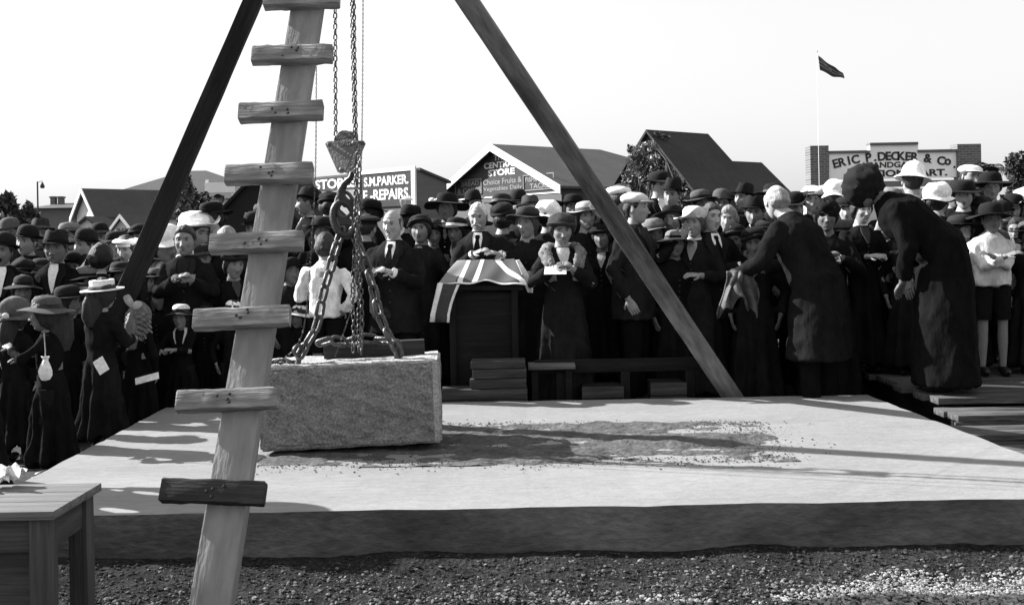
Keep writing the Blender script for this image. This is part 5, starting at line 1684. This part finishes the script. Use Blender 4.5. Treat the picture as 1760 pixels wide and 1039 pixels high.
person(1740, 360, 9.0, -30, 'dark hatted woman with a pale curved collar at the right edge', 'w', 'toque', hc=.012, coat=.012, hair='bun', collar=True, skin=.35)
person(1764, 352, 9.0, -20, 'woman in a white hat cut off by the right edge', 'w', 'bonnet', hc=.75, coat=.3, hair='bun')
person(1748, 396, 8.5, -40, 'dim man low at the right edge beside the boy in the blouse', 'm', None, coat=.012, hair='short', skin=.25)
person(1655, 396, 8.4, -30, 'woman in black with a white neck bow beside the boy in the blouse', 'w', 'toque', hc=.012, coat=.012, hair='bun', skin=.3, collar=True)
person(1540, 392, 8.6, -15, 'man in black hidden behind the stooping figure\'s arms', 'm', 'bowler', hc=.012, coat=.012, skin=.2)
# ---- left of the ladder
person(318, 414, 8.25, 4, 'bareheaded young man with prominent ears in a dark coat, left of the ladder', 'm', None, coat=.018, hair='short', hairc=.03, skin=.26, hero=True, arms=[(-.02, -.26, -.32), (.09, -.26, -.33)], xtra=None, collar=.12)
sheet('paper', P(324, 478, 7.95), .10, .07, Matrix.Rotation(R(55), 4, 'X'), 'grey paper held by the bareheaded young man', mat('grey_paper', .14, .9, .05))
person(364, 374, 9.2, -25, 'woman in a big black feathered hat left of the ladder', 'w', 'wide', hc=.01, coat=.012, hair='bun', skin=.5, plume=.012)
person(389, 412, 8.75, 175, 'man with thin pale hair seen from behind, over the ladder rung', 'm', None, coat=.014, hair='recede', hairc=.3, skin=.42)
person(403, 456, 8.3, 30, 'dim woman in a dark hat under the ladder rung', 'w', 'toque', hc=.015, coat=.012, hair='bun', skin=.25, collar=.4)
person(437, 392, 9.3, -10, 'man in a dark bowler half hidden by the ladder', 'm', 'bowler', hc=.02, coat=.012, skin=.3)
person(284, 424, 8.75, 40, 'woman in a drooping white hat left of the bareheaded young man', 'w', 'bonnet', hc=.80, coat=.76, hair='bun', hscale=1.35, wide=1.25)
person(336, 402, 9.1, 60, 'woman in a white hat with upturned grey brim behind the young man', 'w', 'upturn', hc=.80, band=.7, coat=.76, hair='bun', hscale=1.32, wide=1.25)
person(254, 455, 8.7, 120, 'woman in a flat pale boater beneath the white hats', 'w', 'boater', hc=.45, coat=.03, hair='bun')
person(218, 430, 8.9, -20, 'woman in a pale cap beside the dark tripod leg', 'w', 'sailor', hc=.7, coat=.012, hair='bun', skin=.3)
person(201, 420, 9.7, -10, 'woman in a wide dark hat behind the pale cap', 'w', 'wide', hc=.02, coat=.012, hair='bun', skin=.3)
person(174, 444, 8.35, 165, 'dark haired woman with a pale collar seen from behind', 'w', None, coat=.012, hair='bun', hairc=.015, collar=.5)
person(146, 422, 9.0, -15, 'man in a black bowler with a bright rim, fourth hat from the left', 'm', 'bowler', hc=.015, coat=.012, shirt=True, skin=.35)
person(96, 428, 8.2, 6, 'man in a broad dark homburg with a white shirt front, left crowd', 'm', 'homburg', hc=.02, coat=.014, shirt=True, skin=.2, hero=True, hscale=1.04)
person(46, 416, 9.1, -10, 'man in a bowler between the homburg and the left edge', 'm', 'bowler', hc=.015, coat=.012, skin=.3)
person(4, 432, 8.0, 15, 'bowler hatted man cut off by the left edge', 'm', 'bowler', hc=.02, coat=.014, shirt=True, skin=.25)
person(122, 462, 8.5, 20, 'dim man in black behind the girls at left', 'm', 'toque', hc=.015, coat=.012, skin=.18)
person(40, 470, 8.4, 30, 'dim woman in grey behind the felt hat', 'w', 'toque', hc=.02, coat=.02, hair='bun', skin=.2)
person(-60, 470, 5.15, 80, 'woman in black added past the left frame edge to shade the slab', 'w', 'wide', hc=.02, coat=.012, hair='bun', skin=.2)  # added beyond the left edge so her shadow falls on the slab
person(118, 520, 7.35, 70, 'girl in a plain dark dress between the felt hat and the white cap', 'g', 'toque', hc=.02, coat=.012, hair='long', hairc=.02, skin=.18)
for x_, y_, d_, yw, hat_, k_, lab in [
    (474, 424, 8.9, -30, 'bowler', 'm', 'dim bowler hatted man in the gap between ladder and hand chain'),
    (500, 468, 8.45, 40, 'toque', 'w', 'dim woman low down between the ladder and the boy in white'),
    (690, 440, 8.75, 10, 'toque', 'w', 'dim woman in shadow behind the bald man\'s elbow'),
    (1034, 408, 8.85, -10, 'toque', 'w', 'dim woman below the raised arm beside the tripod leg'),
    (1124, 402, 8.75, 15, 'wide', 'w', 'dim woman in a wide hat behind the pale flat cap'),
    (1262, 412, 8.7, -20, 'toque', 'w', 'dim woman left of the bald stooping man\'s elbow'),
    (1310, 400, 9.0, 10, 'bowler', 'm', 'dim man directly behind the bald stooping man'),
    (1392, 396, 9.0, -10, 'bowler', 'm', 'dim man between the bald man and the black veil'),
    (1448, 404, 8.75, 20, 'toque', 'w', 'dim woman at the black veiled woman\'s shoulder'),
    (1512, 420, 8.9, -25, 'toque', 'w', 'dim woman low behind the stooping figure\'s arm'),
    (1590, 382, 9.1, 15, 'bowler', 'm', 'dim man behind the stooping figure\'s back'),
    (1632, 408, 8.8, 0, 'wide', 'w', 'dim woman in a wide hat behind the stooping figure\'s hips'),
    (1684, 362, 9.2, 12, 'toque', 'w', 'dim woman behind the small boy\'s wide hat'),
    (1722, 372, 8.9, -15, 'bowler', 'm', 'dim bowler hatted man over the small boy\'s shoulder'),
    (1296, 418, 8.4, -15, 'toque', 'w', 'dim woman low between the weathered leg and the bald stooping man'),
    (1160, 420, 8.45, 10, 'toque', 'w', 'dim woman low under the lifted hand of the white hatted woman'),
    (1560, 402, 8.25, -20, 'wide', 'w', 'dim woman behind the stooping figure\'s forearms'),
    (1650, 396, 8.3, 15, 'toque', 'w', 'dim woman on the platform left of the small boy'),
    (1400, 428, 8.6, 10, 'toque', 'w', 'dim woman low at the bald stooping man\'s back'),
    (40, 500, 7.6, 20, 'toque', 'w', 'dim woman behind the frilled hat girl'),
    (132, 512, 7.9, -15, 'wide', 'w', 'dim woman left of the white capped girl\'s shoulder'),
    (214, 518, 7.9, 10, 'toque', 'w', 'dim woman between the white cap and the ringlets'),
    (276, 512, 8.25, -10, 'toque', 'w', 'dim woman between the ringlets and the white crowned hat'),
    (352, 540, 8.2, 12, 'toque', 'w', 'dim woman at the elbow of the girl with the white crowned hat'),
    (1770, 404, 8.2, -30, 'toque', 'w', 'woman in black cut off by the right edge, lowest there'),
    (72, 470, 8.5, 10, 'toque', 'w', 'dim woman behind the girl in the felt hat'),
    (150, 482, 8.3, -10, 'wide', 'w', 'dim woman in a wide black hat above the white capped girl'),
    (208, 474, 8.6, 25, 'toque', 'w', 'dim woman against the dark tripod leg'),
    (268, 486, 8.3, 5, 'toque', 'w', 'dim woman above the ringlets girl'),
    (352, 448, 8.7, -12, 'bowler', 'm', 'dim man at the bareheaded young man\'s shoulder'),
    (362, 500, 8.35, 15, 'toque', 'w', 'dim woman above the girl in the round white hat'),
    (18, 402, 9.9, 0, 'bowler', 'm', 'small bowler hatted man furthest back at the left edge'),
    (70, 404, 10.0, 10, 'homburg', 'm', 'small dark hatted man far back between the bowlers'),
    (120, 408, 9.9, -10, 'wide', 'w', 'small wide hatted woman far back below the villa gable'),
    (172, 410, 10.1, 15, 'bowler', 'm', 'small bowler hatted man far back below the porch'),
    (238, 410, 10.0, -15, 'toque', 'w', 'small dark hatted woman far back beside the tripod leg'),
    (455, 372, 10.0, 20, 'wide', 'w', 'dark hatted woman behind the ladder before the black shed'),
    (815, 352, 10.2, 5, 'bowler', 'm', 'bowler hatted man far behind the white haired man'),
    (985, 356, 9.9, -10, 'wide', 'w', 'dark hatted woman far behind the fur stole woman'),
    (1205, 350, 9.9, 10, 'wide', 'w', 'dark hatted woman far behind the white pointed hat'),
    (1240, 352, 10.1, -15, 'bowler', 'm', 'bowler hatted man before the dark roof, left of the tall bowler'),
    (1330, 340, 10.4, 10, 'toque', 'w', 'dark hatted woman far behind the bald stooping man'),
    (1530, 346, 9.8, 5, 'wide', 'w', 'dark hatted woman far behind the stooping figure\'s neck'),
    (1640, 338, 10.2, -5, 'bowler', 'm', 'bowler hatted man below the right end of the sign')]:
    person(x_, y_, d_, yw, lab, k_, hat_, hc=random.choice([.012, .012, .03, .09, .2]), band=random.choice([.012, .1]), coat=random.choice([.012, .018, .03]), hair='bun' if k_ == 'w' else 'short', hairc=.02, skin=random.choice([.16, .2, .25]))
# ---- girls standing beside the slab at left
T_felt = person(78, 540, 6.15, -75, 'girl in a brown felt hat with a pouch hanging from her hand', 'g', 'girlhat', hc=.10, band=.04, coat=.012, hair='long', hairc=.03, skin=.2, arms=[(-.05, -.22, -.42), (.05, -.30, -.30)], hero=True)
person(28, 543, 6.75, 170, 'girl in a frilled grey hat with a white ribbon at the left edge', 'g', 'bonnet', hc=.12, coat=.014, hair='long', hairc=.03, bow=(.6, (0, .15, .05)))
T_card = person(178, 506, 6.95, 150, 'girl in a white cap and grey furry coat turned away', 'g', 'boater', hc=.72, band=.2, coat=.016, hair='long', hairc=.03, hscale=1.0, arms='front', hero=True)
T_curl = person(240, 546, 7.45, 165, 'girl with long crimped ringlets and a pale bow seen from behind', 'g', None, coat=.012, hair='long', hairc=.16, hero=True, arms='down', hscale=1.08)
T_front = person(311, 545, 7.95, 0, 'girl in a dark wide hat with a white crown facing the camera', 'g', 'girlhat', hc=.03, band=.03, coat=.012, hair='long', hairc=.03, skin=.28, hero=True, xtra='lapels', arms=[(-.20, -.25, -.46), (-.02, -.27, -.44)])
person(399, 540, 8.05, 20, 'girl in a round white hat just left of the ladder', 'g', 'girlhat', hc=.78, band=.5, coat=.012, hair='long', hairc=.03, skin=.25)
person(513, 545, 8.4, -15, 'little girl in a white hat just right of the ladder', 'g', 'girlhat', hc=.78, band=.5, coat=.016, hair='long', hairc=.03, skin=.28)

# details worn or held by these people
def ringlets():
    t, W, HM, ub, up, base = T_curl
    for k in range(24):
        a = math.pi * (.1 + .8 * (k / 23)) * 1.15 - .25 + .0
        r0 = .098
        x0, y0 = math.cos(a) * r0, math.sin(a) * r0 * 1.05
        L = random.uniform(.22, .28); pts = []
        for i in range(26):
            s_ = i / 25; q = s_ * 2 * math.pi * 5 + k
            pts.append((x0 * (1 + .35 * s_) + .013 * math.cos(q), y0 * (1 + .25 * s_) + .013 * math.sin(q), .05 - L * s_))
        mb = MB(); mb.add(tube(pts, [.011] * 22 + [.009, .007, .005, .003], 6), 0, HM)
        obj('ringlet', mb, hairm(.16 + .05 * (k % 3)), t, W)
    mb = MB()
    V, F = ellipsoid((0, 0, .075), (.042, .012, .085), 16, 12); V[:, 0] += .35 * V[:, 2] ** 2 / .16; V[:, 1] += .012 * np.sin(V[:, 2] * 30)
    mb.add((V, F), 0, HM @ Matrix.Translation((.0, .09, .10)) @ Matrix.Rotation(R(22), 4, 'Y'))
    V, F = ellipsoid((0, 0, .05), (.038, .012, .055), 16, 12); V[:, 1] += .012 * np.sin(V[:, 2] * 30)
    mb.add((V, F), 0, HM @ Matrix.Translation((.0, .09, .10)) @ Matrix.Rotation(R(-70), 4, 'Y'))
    mb.add(ellipsoid((0, .085, .115), (.018, .02, .018), 10, 8), 0, HM)
    obj('hair_bow', mb, cloth(.45, 'linen'), t, W)
    t, W, HM, ub, up, base = T_front
    V, F = lathe([(0, .137), (.045, .136), (.072, .128), (.09, .108), (.096, .086), (.094, .084), (.0, .10)], 26, .94, 1.1)
    mb = MB(); mb.add((V, F)); obj('hat_crown', mb, M_WHITE2, t, W @ HM @ Matrix.Translation((0, .006, .003)) @ Matrix.Rotation(R(-4), 4, 'X'))
ringlets()
sheet('paper', P(253, 650, 7.16), .17, .05, Matrix.Rotation(R(-14), 4, 'Y') @ Matrix.Rotation(R(65), 4, 'X'), 'long white paper held low by the girl in the dark wide hat')
sheet('card', P(174, 628, 6.7), .075, .10, Matrix.Rotation(R(-32), 4, 'Y') @ Matrix.Rotation(R(80), 4, 'X'), 'white card held by the girl in the white cap', cat='card')
def pouch():
    p = P(78, 632, 5.95)
    t = thing('pouch', p, 'small white drawstring pouch hanging from the felt hat girl\'s hand', 'pouch')
    V, F = lathe([(0, -.075), (.022, -.07), (.036, -.045), (.038, -.015), (.028, .02), (.014, .045), (.026, .065), (.024, .067), (.0, .05)], 18, 1, .7)
    V = V + sines(V, 90, 3, 2)[:, None] * .003
    mb = MB(); mb.add((V, F)); obj('bag', mb, M_WHITE2, t, Matrix.Translation(p))
    mb = MB(); q_ = P(76, 572, 5.98); mb.add(tube([p + Vector((0, 0, .045)), (p + q_) / 2 + Vector((.004, 0, 0)), q_], .003, 6)); obj('cord', mb, cloth(.4, 'linen'), t)
pouch()
def draped_coat():
    c = P(1270, 466, 7.74)
    K1, K2 = 40, 22; V = []
    for j in range(K2 + 1):
        for i in range(K1 + 1):
            s_ = i / K1; tt = j / K2
            q = s_ * 2 - 1
            w = .105 + .055 * tt
            fold = (.018 + .03 * tt) * math.sin(s_ * 21 + .9 * math.sin(tt * 3)) + .02 * math.sin(s_ * 8 + 1)
            hem = .05 * math.sin(s_ * 9 + .6) + .035 * math.sin(s_ * 23)
            V.append((c.x + w * q + .02 * math.sin(tt * 4 + s_ * 6), c.y - .06 + fold * (1 if tt > .05 else .3) + .05 * (1 - math.sin(math.pi * min(1, tt * 2.2 + .25))), c.z - (.29 + hem) * tt + .02 * math.cos(q * 1.5) - .05 * s_ * (1 - tt)))
    F = [(j * (K1 + 1) + i, j * (K1 + 1) + i + 1, (j + 1) * (K1 + 1) + i + 1, (j + 1) * (K1 + 1) + i) for j in range(K2) for i in range(K1)]
    mb = MB(); mb.add((V, F)); o = obj('coat', mb, mat('light_lining', .085, .7, .3, 8, (1, 1, 1), .2, 40, .3), angle=80)
    o.modifiers.new('thick', 'SOLIDIFY').thickness = .012
    tag(o, 'grey coat folded over the bald stooping man\'s arm', 'coat')
draped_coat()
# ---- flag over the reading desk
def flag_desk():
    d0, d1 = 7.97, 8.30
    tl, tr_ = P(786, 449, d1), P(884, 446, d1)
    bl, br_ = P(754, 487, d0), P(906, 488, d0)
    zt, zb = tl.z, bl.z
    # desk under the flag
    t = thing('reading_desk', ((bl.x + br_.x) / 2, 8.1, 0), 'dark sloping reading desk under the flag', 'desk')
    for nm, pts, th in (('desk_top', [bl + Vector((.03, .03, -.02)), br_ + Vector((-.03, .03, -.02)), tr_ + Vector((0, -.02, -.02)), tl + Vector((0, -.02, -.02))], .03),):
        mb = MB(); mb.add((pts + [p - Vector((0, 0, th)) for p in pts], [(0, 1, 2, 3), (7, 6, 5, 4), (0, 4, 5, 1), (1, 5, 6, 2), (2, 6, 7, 3), (3, 7, 4, 0)])); obj(nm, mb, M_DK, t, smooth=False)
    for xx in (bl.x + .1, br_.x - .1):
        for yy, zz in ((d0 + .07, zb - .03), (d1 - .06, zt - .09)):
            board(t, (xx, yy, 0), (xx, yy, zz), .05, .05, (0, -1, 0), M_DK, 'leg')
    board(t, (bl.x + .08, d0 + .1, zb / 2 - .03), (br_.x - .08, d0 + .1, zb / 2 - .03), .02, zb - .1, (0, 0, 1), M_DK, 'front_panel')
    # cloth: s across 0..1, t down 0..1 (0 = back top edge), then a short hem turn
    K1, K2 = 110, 44; V = []; UV = []
    for j in range(K2 + 1):
        for i in range(K1 + 1):
            s_, tt = i / K1, j / K2
            top = tl * (1 - s_) + tr_ * s_; bot = bl * (1 - s_) + br_ * s_
            p = top * (1 - tt) + bot * tt
            arch = .015 * math.sin(math.pi * s_)
            p = p + Vector((0, -.01 - .012 * math.sin(math.pi * tt) - .012 * math.sin(s_ * 13 + tt * 3) * tt, .008 + .006 * math.sin(s_ * 19 + 4 * tt) * (.3 + tt) ))
            p.z -= .012 * (tt > .93) * math.sin(s_ * 9)
            V.append(p)
    F = [(j * (K1 + 1) + i, (j + 1) * (K1 + 1) + i, (j + 1) * (K1 + 1) + i + 1, j * (K1 + 1) + i + 1) for j in range(K2) for i in range(K1)]
    me = bpy.data.meshes.new('flag'); me.from_pydata([v[:] for v in V], [], F)
    uv = me.uv_layers.new(name='flag_uv')
    for poly in me.polygons:
        for li, vi in zip(poly.loop_indices, poly.vertices):
            uv.data[li].uv = ((vi % (K1 + 1)) / K1, (vi // (K1 + 1)) / K2)
    m = bpy.data.materials.new('flag_cloth'); m.use_nodes = True
    n, l = m.node_tree.nodes, m.node_tree.links; b = n['Principled BSDF']; b.inputs['Roughness'].default_value = .85; b.inputs['Specular IOR Level'].default_value = .1
    tc = n.new('ShaderNodeUVMap'); tc.uv_map = 'flag_uv'; sp = n.new('ShaderNodeSeparateXYZ'); l.new(tc.outputs[0], sp.inputs[0])
    def math_(op, a, b_=None):
        q = n.new('ShaderNodeMath'); q.operation = op
        for i, v in enumerate((a, b_)):
            if v is None: continue
            if hasattr(v, 'links') or hasattr(v, 'is_linked'): l.new(v, q.inputs[i])
            else: q.inputs[i].default_value = v
        return q.outputs[0]
    U, Vv = sp.outputs[0], sp.outputs[1]
    def band(expr, c, w): return math_('LESS_THAN', math_('ABSOLUTE', math_('SUBTRACT', expr, c)), w)
    st = math_('MAXIMUM', band(math_('ADD', U, math_('MULTIPLY', Vv, -.03)), .205, .030), band(math_('ADD', U, math_('MULTIPLY', Vv, .05)), .445, .030))
    dg = band(math_('SUBTRACT', U, math_('MULTIPLY', math_('POWER', Vv, 1.2), .30)), .70, .05)
    hem = math_('GREATER_THAN', Vv, .955)
    white = math_('MAXIMUM', math_('MAXIMUM', st, dg), hem)
    left = math_('LESS_THAN', U, .18)
    base_ = math_('ADD', .085, math_('MULTIPLY', left, .13))
    val = math_('ADD', math_('MULTIPLY', white, .72), math_('MULTIPLY', math_('SUBTRACT', 1.0, white), base_))
    cc = n.new('ShaderNodeCombineColor')
    for i in range(3): l.new(val, cc.inputs[i])
    l.new(cc.outputs[0], b.inputs['Base Color'])
    fl = link('draped_flag', me, m, None, angle=80)
    fl.modifiers.new('thick', 'SOLIDIFY').thickness = .006
    tag(fl, 'white striped flag spread over the sloping desk before the old man', 'flag')
    # hanging corners
    def corner(name, rows, cols_mat, dd):
        """rows: list of (list of (x,y)) -> ribbon between two polylines"""
        a_, b_ = rows; K = len(a_); V = []; Fc = []; M_ = []
        nC = 8
        for k in range(K):
            for i in range(nC + 1):
                s_ = i / nC
                x = a_[k][0] * (1 - s_) + b_[k][0] * s_; y = a_[k][1] * (1 - s_) + b_[k][1] * s_
                V.append(P(x, y, dd - .03 * math.sin(s_ * 6 + k * .5) * (k / K) - .012))
        for k in range(K - 1):
            for i in range(nC):
                Fc.append((k * (nC + 1) + i, (k + 1) * (nC + 1) + i, (k + 1) * (nC + 1) + i + 1, k * (nC + 1) + i + 1)); M_.append(cols_mat(i / nC, k / (K - 1)))
        mb = MB(); mb.add((V, Fc)); mb.m = M_
        o = obj(name, mb, [MATS_FLAG[0], MATS_FLAG[1]], fl, angle=80)
        o.modifiers.new('thick', 'SOLIDIFY').thickness = .005
    MATS_FLAG = (mat('flag_field', .07, .9, .1), mat('flag_white', .72, .9, .05))
    corner('flag_corner', ([(752, 486), (748, 505), (744, 522), (740, 540), (739, 553)], [(790, 489), (783, 505), (777, 522), (773, 540), (772, 554)]), lambda s_, k: 1 if s_ < .16 or s_ > .84 else 0, d0)
    corner('flag_corner', ([(886, 447), (893, 462), (899, 478), (903, 492), (908, 502)], [(892, 446), (902, 462), (911, 476), (916, 488), (915, 503)]), lambda s_, k: 1, d0 + .1)
flag_desk()
